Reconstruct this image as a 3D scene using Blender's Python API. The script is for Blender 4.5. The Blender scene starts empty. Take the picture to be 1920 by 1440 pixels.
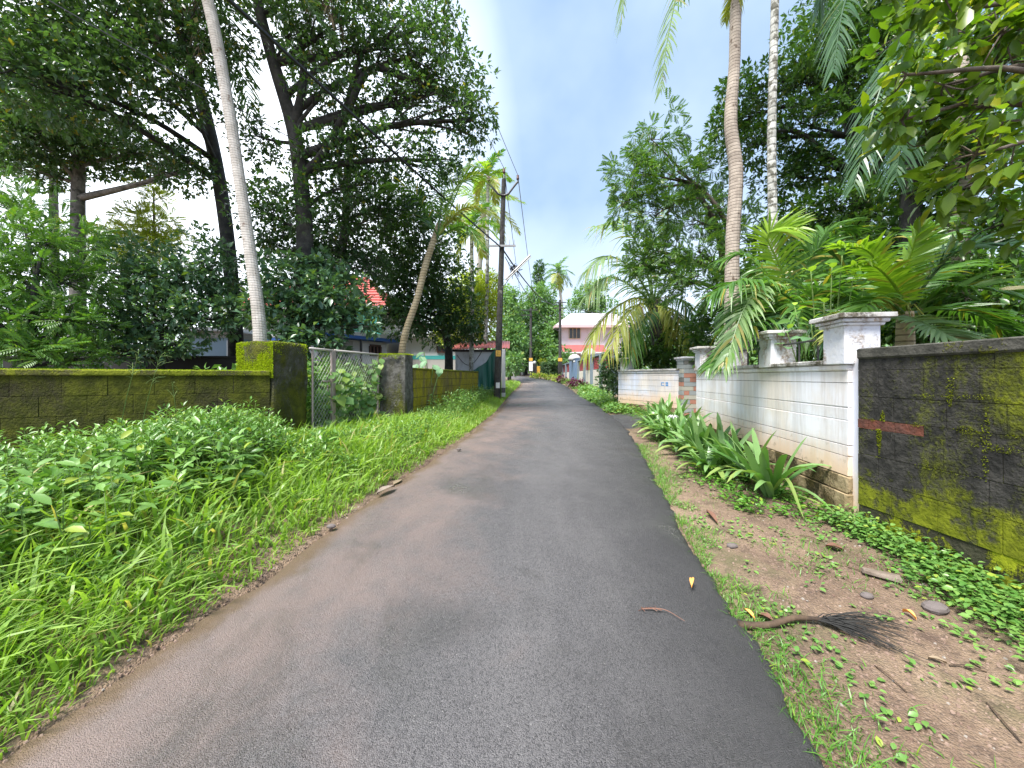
import bpy, math, random
import numpy as np
from mathutils import Vector, Matrix

# ------------------------------------------------------------------ camera, sky, sun, exposure
scene = bpy.context.scene
COL = scene.collection
W_PX, F_PX, CX, CY, EYE = 1920.0, 700.0, 960.0, 706.0, 1.5

cam_data = bpy.data.cameras.new("camera")
cam = bpy.data.objects.new("camera", cam_data)
COL.objects.link(cam)
cam_data.sensor_width = 36.0
cam_data.lens = 36.0 * F_PX / W_PX
cam_data.shift_y = -(720.0 - CY) / W_PX
cam_data.clip_start = 0.05
cam_data.clip_end = 2000.0
cam.location = (0, 0, EYE)
cam.rotation_euler = (math.radians(90), 0, 0)
scene.camera = cam

SUN_EL, SUN_AZ = math.radians(62), math.radians(-146)      # azimuth from +Y, negative = towards -X
SUN_DIR = Vector((math.sin(SUN_AZ) * math.cos(SUN_EL), math.cos(SUN_AZ) * math.cos(SUN_EL), math.sin(SUN_EL)))

world = bpy.data.worlds.new("World")
scene.world = world
world.use_nodes = True
wn, wl = world.node_tree.nodes, world.node_tree.links
wn.clear()
w_out = wn.new("ShaderNodeOutputWorld")
w_bg = wn.new("ShaderNodeBackground")
w_bg.inputs["Strength"].default_value = 0.05
w_sky = wn.new("ShaderNodeTexSky")
w_sky.sky_type = 'NISHITA'
w_sky.sun_disc = False
w_sky.sun_elevation = SUN_EL
w_sky.sun_rotation = SUN_AZ
w_sky.air_density = 1.0
w_sky.dust_density = 2.5
w_sky.ozone_density = 1.0
w_tc = wn.new("ShaderNodeTexCoord")
w_noise = wn.new("ShaderNodeTexNoise")
w_noise.inputs["Scale"].default_value = 2.1
w_noise.inputs["Detail"].default_value = 5
w_noise.inputs["Roughness"].default_value = 0.5
wl.new(w_tc.outputs["Generated"], w_noise.inputs["Vector"])
# brightness of thin cloud grows towards the front left
w_dot = wn.new("ShaderNodeVectorMath"); w_dot.operation = 'DOT_PRODUCT'
w_nrm = wn.new("ShaderNodeVectorMath"); w_nrm.operation = 'NORMALIZE'
wl.new(w_tc.outputs["Generated"], w_nrm.inputs[0])
wl.new(w_nrm.outputs[0], w_dot.inputs[0])
w_dot.inputs[1].default_value = Vector((-0.80, 0.55, 0.25)).normalized()
w_m1 = wn.new("ShaderNodeMapRange")
w_m1.inputs["From Min"].default_value = 0.58
w_m1.inputs["From Max"].default_value = 0.90
wl.new(w_dot.outputs["Value"], w_m1.inputs["Value"])
w_sep = wn.new("ShaderNodeSeparateXYZ")
wl.new(w_nrm.outputs[0], w_sep.inputs[0])
w_hz = wn.new("ShaderNodeMapRange")               # pale air near the horizon
w_hz.inputs["From Min"].default_value = 0.42
w_hz.inputs["From Max"].default_value = 0.02
wl.new(w_sep.outputs["Z"], w_hz.inputs["Value"])
w_a = wn.new("ShaderNodeMath"); w_a.operation = 'MULTIPLY_ADD'
wl.new(w_noise.outputs["Fac"], w_a.inputs[0]); w_a.inputs[1].default_value = 0.6; w_a.inputs[2].default_value = -0.28
w_b = wn.new("ShaderNodeMath"); w_b.operation = 'ADD'
wl.new(w_a.outputs[0], w_b.inputs[0]); wl.new(w_m1.outputs[0], w_b.inputs[1])
w_c = wn.new("ShaderNodeMath"); w_c.operation = 'MULTIPLY_ADD'; w_c.use_clamp = True
wl.new(w_hz.outputs[0], w_c.inputs[0]); w_c.inputs[1].default_value = 0.55; wl.new(w_b.outputs[0], w_c.inputs[2])
w_veil = wn.new("ShaderNodeMix"); w_veil.data_type = 'RGBA'     # thin grey overcast over the blue
w_veil.inputs["Factor"].default_value = 0.80
wl.new(w_sky.outputs[0], w_veil.inputs["A"])
w_veil.inputs["B"].default_value = (1.55, 2.22, 3.20, 1)
w_mix = wn.new("ShaderNodeMix"); w_mix.data_type = 'RGBA'
wl.new(w_c.outputs[0], w_mix.inputs["Factor"])
wl.new(w_veil.outputs["Result"], w_mix.inputs["A"])
w_mix.inputs["B"].default_value = (6.6, 7.0, 7.7, 1)
wl.new(w_mix.outputs["Result"], w_bg.inputs["Color"])
wl.new(w_bg.outputs[0], w_out.inputs["Surface"])

sun_data = bpy.data.lights.new("sun", 'SUN')
sun_data.energy = 1.5
sun_data.angle = math.radians(22)
sun_data.color = (1.0, 0.96, 0.90)
sun = bpy.data.objects.new("sun", sun_data)
COL.objects.link(sun)
sun.rotation_euler = SUN_DIR.to_track_quat('Z', 'Y').to_euler()
sun.location = (-8, 10, 30)

scene.view_settings.view_transform = 'Standard'
scene.view_settings.look = 'None'
scene.view_settings.exposure = 2.72
scene.view_settings.gamma = 1.0
scene.view_settings.use_curve_mapping = False
scene.render.engine = 'CYCLES'
scene.cycles.use_denoising = True
try:
    scene.cycles.denoiser = 'OPENIMAGEDENOISE'
    scene.cycles.denoising_prefilter = 'ACCURATE'
except Exception:
    pass
scene.cycles.max_bounces = 6
scene.cycles.diffuse_bounces = 3
scene.cycles.glossy_bounces = 2
scene.cycles.transmission_bounces = 4
scene.cycles.transparent_max_bounces = 4
scene.cycles.sample_clamp_indirect = 4.0

RNG = np.random.default_rng(11)
random.seed(5)

# ------------------------------------------------------------------ helpers
WO = {}                                            # world origin of each object (by name)

def at(px, py, Y):
    """world point seen at photo pixel (px, py) at depth Y"""
    return np.array([(px - CX) * Y / F_PX, Y, EYE + (CY - py) * Y / F_PX])

def tag(o, label=None, cat=None, group=None, kind=None):
    if label: o["label"] = label
    if cat: o["category"] = cat
    if group: o["group"] = group
    if kind: o["kind"] = kind
    return o

def empty(name, loc, label, cat, group=None):
    o = bpy.data.objects.new(name, None)
    COL.objects.link(o)
    o.location = [float(v) for v in loc]
    o.empty_display_size = 0.2
    WO[o.name] = np.array(loc, float)
    return tag(o, label, cat, group)

class MB:
    """collects vertices and faces, then links them as one mesh object"""
    def __init__(s):
        s.V, s.F, s.UV, s.n = [], [], [], 0
    def add(s, v, faces, uv=None):
        v = np.asarray(v, float).reshape(-1, 3)
        for f in (faces if isinstance(faces, list) else [faces]):
            f = np.asarray(f, np.int64)
            if f.ndim == 1: f = f[None]
            s.F.append(f + s.n)
        s.V.append(v)
        s.UV.append(np.zeros((len(v), 2)) if uv is None else np.asarray(uv, float))
        s.n += len(v)
        return s
    def mesh(s, name, mat, smooth=False, origin=None, uv=False):
        v = np.concatenate(s.V) if s.V else np.zeros((0, 3))
        if origin is not None: v = v - origin
        me = bpy.data.meshes.new(name)
        me.vertices.add(len(v))
        me.vertices.foreach_set("co", v.astype(np.float32).ravel())
        loops = np.concatenate([f.ravel() for f in s.F])
        sizes = np.concatenate([np.full(len(f), f.shape[1]) for f in s.F])
        starts = np.concatenate([[0], np.cumsum(sizes)[:-1]])
        me.loops.add(len(loops))
        me.loops.foreach_set("vertex_index", loops.astype(np.int32))
        me.polygons.add(len(sizes))
        me.polygons.foreach_set("loop_start", starts.astype(np.int32))
        me.polygons.foreach_set("use_smooth", np.full(len(sizes), bool(smooth)))
        if uv:
            l = me.uv_layers.new(name="UVMap")
            u = np.concatenate(s.UV)
            l.data.foreach_set("uv", u[loops].astype(np.float32).ravel())
        me.update(calc_edges=True)
        if mat: me.materials.append(mat)
        return me
    def build(s, name, mat, parent=None, smooth=False, uv=False, origin=None):
        if parent is not None: org = WO[parent.name]
        elif origin is not None: org = np.array(origin, float)
        else: org = np.zeros(3)
        o = bpy.data.objects.new(name, s.mesh(name, mat, smooth, org, uv))
        COL.objects.link(o)
        if parent is not None: o.parent = parent
        else: o.location = org
        WO[o.name] = org
        return o
    # --- shapes
    def box(s, c, size, rz=0.0, ch=0.0, jit=0.0):
        hx, hy, hz = np.array(size, float) / 2
        if ch <= 0:
            v = np.array([[x, y, z] for z in (-hz, hz) for y in (-hy, hy) for x in (-hx, hx)])
            f = [np.array([[0, 2, 3, 1], [4, 5, 7, 6], [0, 1, 5, 4], [2, 6, 7, 3], [0, 4, 6, 2], [1, 3, 7, 5]])]
        else:
            v, f = cham(hx, hy, hz, ch)
        if jit: v = v + RNG.normal(0, jit, v.shape)
        s.add(rotz(v, rz) + np.array(c, float), f)
        return s
    def tube(s, pts, rad, n=6, cap=True, uvs=False):
        P = np.asarray(pts, float); k = len(P)
        r = np.broadcast_to(np.asarray(rad, float), (k,))
        T = np.gradient(P, axis=0); T /= np.linalg.norm(T, axis=1)[:, None] + 1e-9
        ref = np.array([0, 0, 1.0]) if abs(T[0][2]) < 0.9 else np.array([1.0, 0, 0])
        side = np.cross(T[0], ref); side /= np.linalg.norm(side)
        V, UV = [], []
        a = np.linspace(0, 2 * np.pi, n, endpoint=False)
        dist = 0.0
        for i in range(k):
            side = side - T[i] * side.dot(T[i]); side /= np.linalg.norm(side) + 1e-9
            up = np.cross(T[i], side)
            V.append(P[i] + r[i] * (np.cos(a)[:, None] * side + np.sin(a)[:, None] * up))
            if i: dist += np.linalg.norm(P[i] - P[i - 1])
            UV.append(np.stack([a / 6.283, np.full(n, dist)], 1))
        V = np.concatenate(V); UV = np.concatenate(UV)
        i = np.arange(k - 1)[:, None] * n; j = np.arange(n)[None]; j2 = (j + 1) % n
        q = np.stack([i + j, i + j2, i + n + j2, i + n + j], -1).reshape(-1, 4)
        f = [q]
        if cap: f += [np.arange(n)[::-1][None], (np.arange(n) + (k - 1) * n)[None]]
        s.add(V, f, UV)
        return s
    def inst(s, tmpl, pos, R, sc):
        tv, tf = tmpl
        N = len(pos)
        if N == 0: return s
        sc = np.asarray(sc, float)
        if sc.ndim == 1: sc = sc[:, None] * np.ones(3)
        v = np.einsum('nij,nkj->nki', R, tv[None] * sc[:, None, :]) + pos[:, None, :]
        off = (np.arange(N) * len(tv))[:, None, None]
        s.add(v.reshape(-1, 3), [(f[None] + off).reshape(-1, f.shape[1]) for f in tf])
        return s
    def grid(s, P, uv=None):
        """P: (a,b,3) surface"""
        a, b = P.shape[:2]
        i = np.arange(a - 1)[:, None] * b + np.arange(b - 1)[None]
        q = np.stack([i, i + 1, i + b + 1, i + b], -1).reshape(-1, 4)
        s.add(P.reshape(-1, 3), [q], None if uv is None else uv.reshape(-1, 2))
        return s

def rotz(v, a):
    c, sn = math.cos(a), math.sin(a)
    return np.stack([v[:, 0] * c - v[:, 1] * sn, v[:, 0] * sn + v[:, 1] * c, v[:, 2]], 1)

def cham(hx, hy, hz, c):
    v, idx = [], {}
    for sx in (-1, 1):
        for sy in (-1, 1):
            for sz in (-1, 1):
                for ax in range(3):
                    p = [sx * (hx - c), sy * (hy - c), sz * (hz - c)]
                    p[ax] = (sx * hx, sy * hy, sz * hz)[ax]
                    idx[(sx, sy, sz, ax)] = len(v); v.append(p)
    f4, f3 = [], []
    S = (-1, 1)
    for s in S:
        f4.append([idx[(s, a, b, 0)] for a, b in ((-1, -1), (1, -1), (1, 1), (-1, 1))][::s])
        f4.append([idx[(a, s, b, 1)] for a, b in ((-1, -1), (-1, 1), (1, 1), (1, -1))][::s])
        f4.append([idx[(a, b, s, 2)] for a, b in ((-1, -1), (1, -1), (1, 1), (-1, 1))][::s])
    for a in S:
        for b in S:
            f4.append([idx[(a, b, -1, 0)], idx[(a, b, 1, 0)], idx[(a, b, 1, 1)], idx[(a, b, -1, 1)]][::a * b])
            f4.append([idx[(a, -1, b, 0)], idx[(a, -1, b, 2)], idx[(a, 1, b, 2)], idx[(a, 1, b, 0)]][::a * b])
            f4.append([idx[(-1, a, b, 1)], idx[(1, a, b, 1)], idx[(1, a, b, 2)], idx[(-1, a, b, 2)]][::a * b])
    for a in S:
        for b in S:
            for c_ in S:
                f3.append([idx[(a, b, c_, k)] for k in range(3)][::a * b * c_])
    return np.array(v, float), [np.array(f4), np.array(f3)]

_K = RNG.normal(0, 1, (14, 3)); _PH = RNG.uniform(0, 6.28, 14)
def noise(P, scale=1.0, seed=0.0):
    """cheap smooth noise in about [-1,1]"""
    P = np.asarray(P, float) * scale + seed
    out = np.zeros(P.shape[:-1])
    for i in range(14):
        fr = 1.0 + (i % 5) * 0.55
        out += np.sin(P @ (_K[i] * fr) + _PH[i] + seed) / fr
    return out / 3.4

def unit(v):
    return v / (np.linalg.norm(v, axis=-1, keepdims=True) + 1e-9)

def basis(d, up):
    """rotation matrices with y = d and z near up"""
    y = unit(d); x = unit(np.cross(y, up)); z = np.cross(x, y)
    return np.stack([x, y, z], -1)

def spline(P, n):
    P = np.asarray(P, float)
    if len(P) == 2: 
        t = np.linspace(0, 1, n)[:, None]; return P[0] * (1 - t) + P[1] * t
    Q = np.vstack([2 * P[0] - P[1], P, 2 * P[-1] - P[-2]])
    t = np.linspace(0, len(P) - 1 - 1e-6, n)
    i = t.astype(int); u = (t - i)[:, None]
    p0, p1, p2, p3 = Q[i], Q[i + 1], Q[i + 2], Q[i + 3]
    return 0.5 * (2 * p1 + (p2 - p0) * u + (2 * p0 - 5 * p1 + 4 * p2 - p3) * u ** 2 + (3 * p1 - p0 - 3 * p2 + p3) * u ** 3)

# ------------------------------------------------------------------ leaf templates (y = along the leaf, z = its upper side)
LEAF4 = (np.array([[0, 0, 0], [0, .5, -.03], [0, 1, -.14], [-.5, .48, .07], [.5, .48, .07]], float),
         [np.array([[0, 1, 3], [1, 2, 3], [0, 4, 1], [1, 4, 2]])])
OVATE = (np.array([[0, 0, 0], [0, .33, -.02], [0, .68, -.05], [0, 1, -.16],
                   [-.42, .28, .06], [-.46, .62, .03], [.42, .28, .06], [.46, .62, .03]], float),
         [np.array([[0, 1, 4], [0, 6, 1], [2, 3, 5], [2, 7, 3]]), np.array([[1, 2, 5, 4], [1, 6, 7, 2]])])
_pv, _pf = [], []
for k in range(7):
    y = .18 + .115 * k
    for sgn in (-1, 1):
        b = len(_pv); l = .40 * math.sin(.6 + 2.0 * k / 7); 
        d = np.array([sgn * .86, .5, 0]); w = np.array([-d[1] * sgn, d[0] * sgn, 0]) * .055
        o = np.array([0, y, -.05 * y * y])
        _pv += [o, o + d * l * .5 + w + [0, 0, .02], o + d * l + [0, 0, -.07], o + d * l * .5 - w + [0, 0, -.01]]
        _pf.append([b, b + 1, b + 2, b + 3])
PINNATE = (np.array(_pv, float), [np.array(_pf)])

def cluster_leaves(mb, centres, outs, tmpl, per, L, Wd, cr, droop=0.25, spread=1.0, upb=1.0):
    """a rosette of leaves at every twig end"""
    n = len(centres)
    if n == 0: return
    c = np.repeat(centres, per, 0); o = np.repeat(outs, per, 0); N = n * per
    rd = unit(RNG.normal(0, 1, (N, 3)))
    d = unit(rd * spread + o * 0.75 + np.array([0, 0, -droop]))
    pos = c + d * (cr * RNG.uniform(.1, 1.0, (N, 1)))
    up = unit(np.array([0, 0, upb]) + RNG.normal(0, .45, (N, 3)) + o * .25)
    R = basis(d, up)
    l = L * RNG.uniform(.45, 1.3, N)
    w = l * (Wd / L) * RNG.uniform(.8, 1.2, N)
    mb.inst(tmpl, pos, R, np.stack([w, l, l], 1))

# ------------------------------------------------------------------ materials
def new_mat(name):
    m = bpy.data.materials.new(name); m.use_nodes = True
    nt = m.node_tree; nt.nodes.clear()
    out = nt.nodes.new("ShaderNodeOutputMaterial")
    bs = nt.nodes.new("ShaderNodeBsdfPrincipled")
    nt.links.new(bs.outputs[0], out.inputs[0])
    return m, nt, bs, out
def N(nt, t, **kw):
    n = nt.nodes.new("ShaderNode" + t)
    for k, v in kw.items():
        if k in n.inputs: n.inputs[k].default_value = v
        else: setattr(n, k, v)
    return n
def rgba(c): return (c[0], c[1], c[2], 1.0)
def mixc(nt, fac, a, b, mode='MIX'):
    m = nt.nodes.new("ShaderNodeMix"); m.data_type = 'RGBA'; m.blend_type = mode; m.clamp_factor = True
    for key, v in (("Factor", fac), ("A", a), ("B", b)):
        if hasattr(v, "links"): nt.links.new(v, m.inputs[key])
        elif isinstance(v, (int, float)): m.inputs[key].default_value = v
        else: m.inputs[key].default_value = rgba(v)
    return m.outputs["Result"]
def ramp(nt, src, lo, hi, a=0.0, b=1.0):
    m = N(nt, "MapRange"); m.interpolation_type = 'SMOOTHSTEP'
    nt.links.new(src, m.inputs["Value"])
    m.inputs["From Min"].default_value = lo; m.inputs["From Max"].default_value = hi
    m.inputs["To Min"].default_value = a; m.inputs["To Max"].default_value = b
    return m.outputs[0]
def math_(nt, op, a, b=None, clamp=False):
    m = nt.nodes.new("ShaderNodeMath"); m.operation = op; m.use_clamp = clamp
    for i, v in enumerate((a, b)):
        if v is None: continue
        if hasattr(v, "links"): nt.links.new(v, m.inputs[i])
        else: m.inputs[i].default_value = v
    return m.outputs[0]
def coords(nt, sc=(1, 1, 1), kind="Object", loc=(0, 0, 0), rot=(0, 0, 0)):
    if kind == "World":
        g = N(nt, "NewGeometry"); src = g.outputs["Position"]
    else:
        t = N(nt, "TexCoord"); src = t.outputs[kind]
    mp = N(nt, "Mapping"); mp.inputs["Scale"].default_value = sc; mp.inputs["Location"].default_value = loc; mp.inputs["Rotation"].default_value = rot
    nt.links.new(src, mp.inputs["Vector"])
    return mp.outputs[0]
def tex_noise(nt, vec, scale, detail=4, rough=.55, dist=0.0):
    n = N(nt, "TexNoise", Scale=scale, Detail=detail, Roughness=rough, Distortion=dist)
    nt.links.new(vec, n.inputs["Vector"])
    return n.outputs["Fac"]
def bump(nt, bs, h, strength=.5, dist=.02):
    b = N(nt, "Bump", Strength=strength, Distance=dist)
    nt.links.new(h, b.inputs["Height"]); nt.links.new(b.outputs[0], bs.inputs["Normal"])

def leaf_mat(name, dark, light, tip=None, tipamt=.06, trans=.28, rough=.36, spec=.5, tcol=None):
    m, nt, bs, out = new_mat(name)
    g = N(nt, "NewGeometry"); r = g.outputs["Random Per Island"]
    pos = coords(nt, kind="World")
    big = tex_noise(nt, pos, .9, 2)
    dark, light = tuple(x * 1.55 for x in dark), tuple(x * 1.45 for x in light)
    f = math_(nt, 'ADD', math_(nt, 'MULTIPLY', r, .75), math_(nt, 'MULTIPLY', ramp(nt, big, .35, .65), .35), True)
    c = mixc(nt, f, dark, light)
    if tip is not None:
        r2 = math_(nt, 'FRACT', math_(nt, 'MULTIPLY', r, 37.7))
        c = mixc(nt, math_(nt, 'LESS_THAN', r2, tipamt), c, tip)
    nt.links.new(c, bs.inputs["Base Color"])
    bs.inputs["Roughness"].default_value = rough
    bs.inputs["Specular IOR Level"].default_value = spec
    tr = N(nt, "BsdfTranslucent")
    tc = mixc(nt, 1.0, c, tcol or (1.5, 1.6, .55), 'MULTIPLY')
    nt.links.new(tc, tr.inputs["Color"])
    mx = N(nt, "MixShader", Fac=trans)
    nt.links.new(bs.outputs[0], mx.inputs[1]); nt.links.new(tr.outputs[0], mx.inputs[2])
    nt.links.new(mx.outputs[0], out.inputs[0])
    return m

def bark_mat(name, a, b, ring=0.0, ringscale=14.0, patch=None, patchlo=.52, rough=.9):
    m, nt, bs, out = new_mat(name)
    v = coords(nt, kind="Object")
    n1 = tex_noise(nt, v, 5.5, 6, .65)
    n2 = tex_noise(nt, coords(nt, (9, 9, 2.0)), 3.0, 5, .6)
    c = mixc(nt, ramp(nt, n1, .35, .68), a, b)
    h = n2
    if ring:
        z = N(nt, "TexWave", Scale=ringscale / 6.283 * 2, Distortion=1.6, Detail=2)
        z.bands_direction = 'Z'; z.inputs["Detail Scale"].default_value = .8
        nt.links.new(v, z.inputs["Vector"])
        rr = ramp(nt, z.outputs["Fac"], 0.02, .28)
        c = mixc(nt, math_(nt, 'MULTIPLY', math_(nt, 'SUBTRACT', 1.0, rr), ring), c, tuple(x * .45 for x in a))
        h = math_(nt, 'ADD', math_(nt, 'MULTIPLY', n2, .5), math_(nt, 'MULTIPLY', rr, .6))
    if patch is not None:
        n3 = tex_noise(nt, coords(nt, (1, 1, .7), loc=(3, 1, 2)), 9, 4, .6)
        c = mixc(nt, ramp(nt, n3, patchlo, patchlo + .07), c, patch)
    nt.links.new(c, bs.inputs["Base Color"])
    bs.inputs["Roughness"].default_value = rough
    bump(nt, bs, h, .7, .02)
    return m

def paint_mat(name, c, rough=.6, dirt=.35, dirtcol=(.10, .085, .07), metal=0.0, scale=2.5):
    m, nt, bs, out = new_mat(name)
    n = tex_noise(nt, coords(nt, (1, 1, .45), "World"), scale, 6, .62)
    col = mixc(nt, math_(nt, 'MULTIPLY', ramp(nt, n, .48, .75), dirt), c, dirtcol)
    n2 = tex_noise(nt, coords(nt, (1, 1, 1), "World"), 30, 3)
    col = mixc(nt, math_(nt, 'MULTIPLY', n2, .25), col, tuple(x * .8 for x in c))
    nt.links.new(col, bs.inputs["Base Color"])
    bs.inputs["Roughness"].default_value = rough
    bs.inputs["Metallic"].default_value = metal
    bump(nt, bs, n2, .15, .01)
    return m

def moss_mat(name, base, base2, moss, moss2, lo, width=.12, scale=2.2, pale=None, palelo=.62, bumpd=.03, streak=.5, foot=None):
    """weathered masonry with moss growing over it in uneven patches"""
    m, nt, bs, out = new_mat(name)
    v = coords(nt, kind="World"); vs = coords(nt, (1, 1, streak), "World", (7, 3, 1))
    big = tex_noise(nt, vs, scale, 7, .62, .4)
    fine = tex_noise(nt, v, 38, 4, .65)
    mid = tex_noise(nt, coords(nt, kind="World", loc=(5, 9, 4)), 9, 5, .6)
    c = mixc(nt, ramp(nt, mid, .35, .65), base, base2)
    if pale is not None:
        pn = tex_noise(nt, coords(nt, (1.2, 1.2, .6), "World", (1, 8, 3)), 4.5, 6, .65)
        c = mixc(nt, ramp(nt, pn, palelo, palelo + .1), c, pale)
    mc = mixc(nt, ramp(nt, tex_noise(nt, coords(nt, kind="World", loc=(2, 2, 7)), 6, 5, .65), .38, .66), moss, moss2)
    mc = mixc(nt, math_(nt, 'MULTIPLY', fine, .5), mc, tuple(x * .45 for x in moss))
    k = math_(nt, 'ADD', math_(nt, 'MULTIPLY', big, .75), math_(nt, 'MULTIPLY', fine, .25))
    if foot is not None:
        sp = N(nt, "SeparateXYZ"); g_ = N(nt, "NewGeometry"); nt.links.new(g_.outputs["Position"], sp.inputs[0])
        k = math_(nt, 'ADD', k, ramp(nt, math_(nt, 'ADD', sp.outputs["Z"], math_(nt, 'MULTIPLY', math_(nt, 'SUBTRACT', mid, .5), 1.0)), foot, foot - .6, 0, .22))
    f = ramp(nt, k, lo, lo + width)
    c = mixc(nt, f, c, mc)
    nt.links.new(c, bs.inputs["Base Color"])
    bs.inputs["Roughness"].default_value = .95
    bs.inputs["Specular IOR Level"].default_value = .25
    bump(nt, bs, math_(nt, 'ADD', math_(nt, 'MULTIPLY', fine, .5), math_(nt, 'ADD', mid, f)), .8, bumpd)
    return m

M = {}
M['jack'] = leaf_mat("jackfruit_leaf", (.016, .041, .017), (.058, .112, .040), (.20, .19, .03), .03, .38, .27, .6)
M['jack_b'] = leaf_mat("dark_tree_leaf", (.014, .038, .014), (.048, .098, .030), (.12, .18, .02), .03, .32, .30, .6)
M['blue'] = leaf_mat("bluish_bush_leaf", (.026, .066, .036), (.085, .155, .085), (.16, .25, .05), .06, .26, .28, .65)
M['feather'] = leaf_mat("feathery_leaf", (.030, .080, .014), (.085, .180, .030), (.16, .26, .04), .08, .32, .45)
M['limetree'] = leaf_mat("lime_tree_leaf", (.120, .165, .014), (.260, .310, .030), (.3, .3, .04), .08, .38, .45)
M['neem'] = leaf_mat("fine_leaf", (.024, .066, .014), (.085, .170, .030), (.18, .27, .03), .10, .32, .38)
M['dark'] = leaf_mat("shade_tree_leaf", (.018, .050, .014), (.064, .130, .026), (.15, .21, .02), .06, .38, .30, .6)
M['bright'] = leaf_mat("bright_branch_leaf", (.030, .070, .008), (.100, .155, .014), (.34, .36, .03), .06, .42, .33)
M['shrub'] = leaf_mat("round_shrub_leaf", (.075, .165, .060), (.150, .270, .100), (.28, .40, .05), .14, .3, .34)
M['palm'] = leaf_mat("palm_leaflet", (.030, .085, .018), (.085, .175, .030), (.30, .27, .05), .04, .36, .36)
M['palm_lime'] = leaf_mat("young_palm_leaflet", (.095, .185, .018), (.210, .310, .035), (.32, .30, .05), .05, .45, .38)
M['palm_yellow'] = leaf_mat("yellowing_palm_leaflet", (.120, .165, .030), (.270, .280, .060), (.30, .22, .07), .07, .36, .45)
M['palm_pale'] = leaf_mat("pale_palm_leaflet", (.085, .150, .060), (.190, .270, .125), (.33, .30, .12), .08, .36, .38)
M['palm_dark'] = leaf_mat("deep_green_palm_leaflet", (.020, .058, .024), (.060, .120, .055), (.13, .16, .06), .05, .26, .34)  # deeper green than the other palm leaflets
M['grass'] = leaf_mat("verge_grass", (.092, .172, .026), (.205, .305, .066), (.40, .36, .14), .045, .42, .45)
M['weed'] = leaf_mat("weed_leaf", (.046, .120, .022), (.135, .235, .058), (.26, .34, .05), .06, .22, .36)
M['weed_dk'] = leaf_mat("low_weed_leaf", (.040, .120, .016), (.110, .230, .035), (.22, .32, .04), .06, .34, .4)
M['lily'] = leaf_mat("lily_leaf", (.045, .120, .030), (.105, .210, .060), (.26, .25, .06), .05, .26, .3)
M['far'] = leaf_mat("far_tree_leaf", (.050, .115, .040), (.125, .220, .080), (.22, .28, .06), .05, .34, .5)
M['far_dk'] = leaf_mat("far_dark_leaf", (.022, .060, .024), (.065, .130, .050), (.14, .2, .05), .04, .3, .5)
M['purple'] = leaf_mat("purple_leaf", (.035, .008, .020), (.100, .020, .050), (.02, .08, .02), .08, .25, .4, tcol=(1.4, .7, .9))
M['croton'] = leaf_mat("yellow_leaf", (.14, .20, .03), (.28, .30, .05), (.10, .2, .03), .2, .4, .45)
M['fibre'] = leaf_mat("dry_fibre", (.10, .075, .05), (.24, .19, .13), None, 0, .15, .8, .2, (1.1, 1, .8))
M['moss_soft'] = leaf_mat("soft_moss_tuft", (.075, .092, .005), (.165, .190, .010), None, 0, .2, .95, .1)
M['moss_tuft'] = leaf_mat("moss_tuft", (.120, .170, .006), (.300, .370, .020), (.34, .36, .03), .1, .3, .9, .15)
M['dryleaf'] = leaf_mat("dry_leaf", (.085, .040, .030), (.150, .080, .055), None, 0, .1, .7, .3, (1.1, .9, .7))
M['orangeleaf'] = leaf_mat("orange_leaf", (.50, .24, .06), (.60, .32, .09), None, 0, .1, .6, .3, (1.1, .9, .7))

M['coco'] = bark_mat("coconut_bark", (.42, .385, .345), (.60, .56, .52), .35, 20, (.22, .17, .14), .62)
M['coco_brown'] = bark_mat("brown_coconut_bark", (.29, .24, .20), (.43, .365, .305), .45, 15, (.12, .085, .06), .60)
M['areca'] = bark_mat("areca_bark", (.30, .30, .27), (.52, .52, .49), .3, 7, (.13, .125, .10), .50)
M['bark_dk'] = bark_mat("dark_bark", (.018, .018, .017), (.055, .052, .048), 0, 10, (.05, .07, .03), .6)
M['bark_grey'] = bark_mat("grey_bark", (.10, .095, .085), (.24, .225, .205), 0, 10, (.07, .07, .06), .55)
M['bark_brown'] = bark_mat("brown_bark", (.055, .042, .032), (.15, .12, .095), 0, 10)
M['bark_tan'] = bark_mat("leaning_palm_bark", (.34, .27, .16), (.44, .37, .25), .75, 13)
M['stem'] = bark_mat("green_stem", (.12, .20, .05), (.2, .28, .09))

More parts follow.
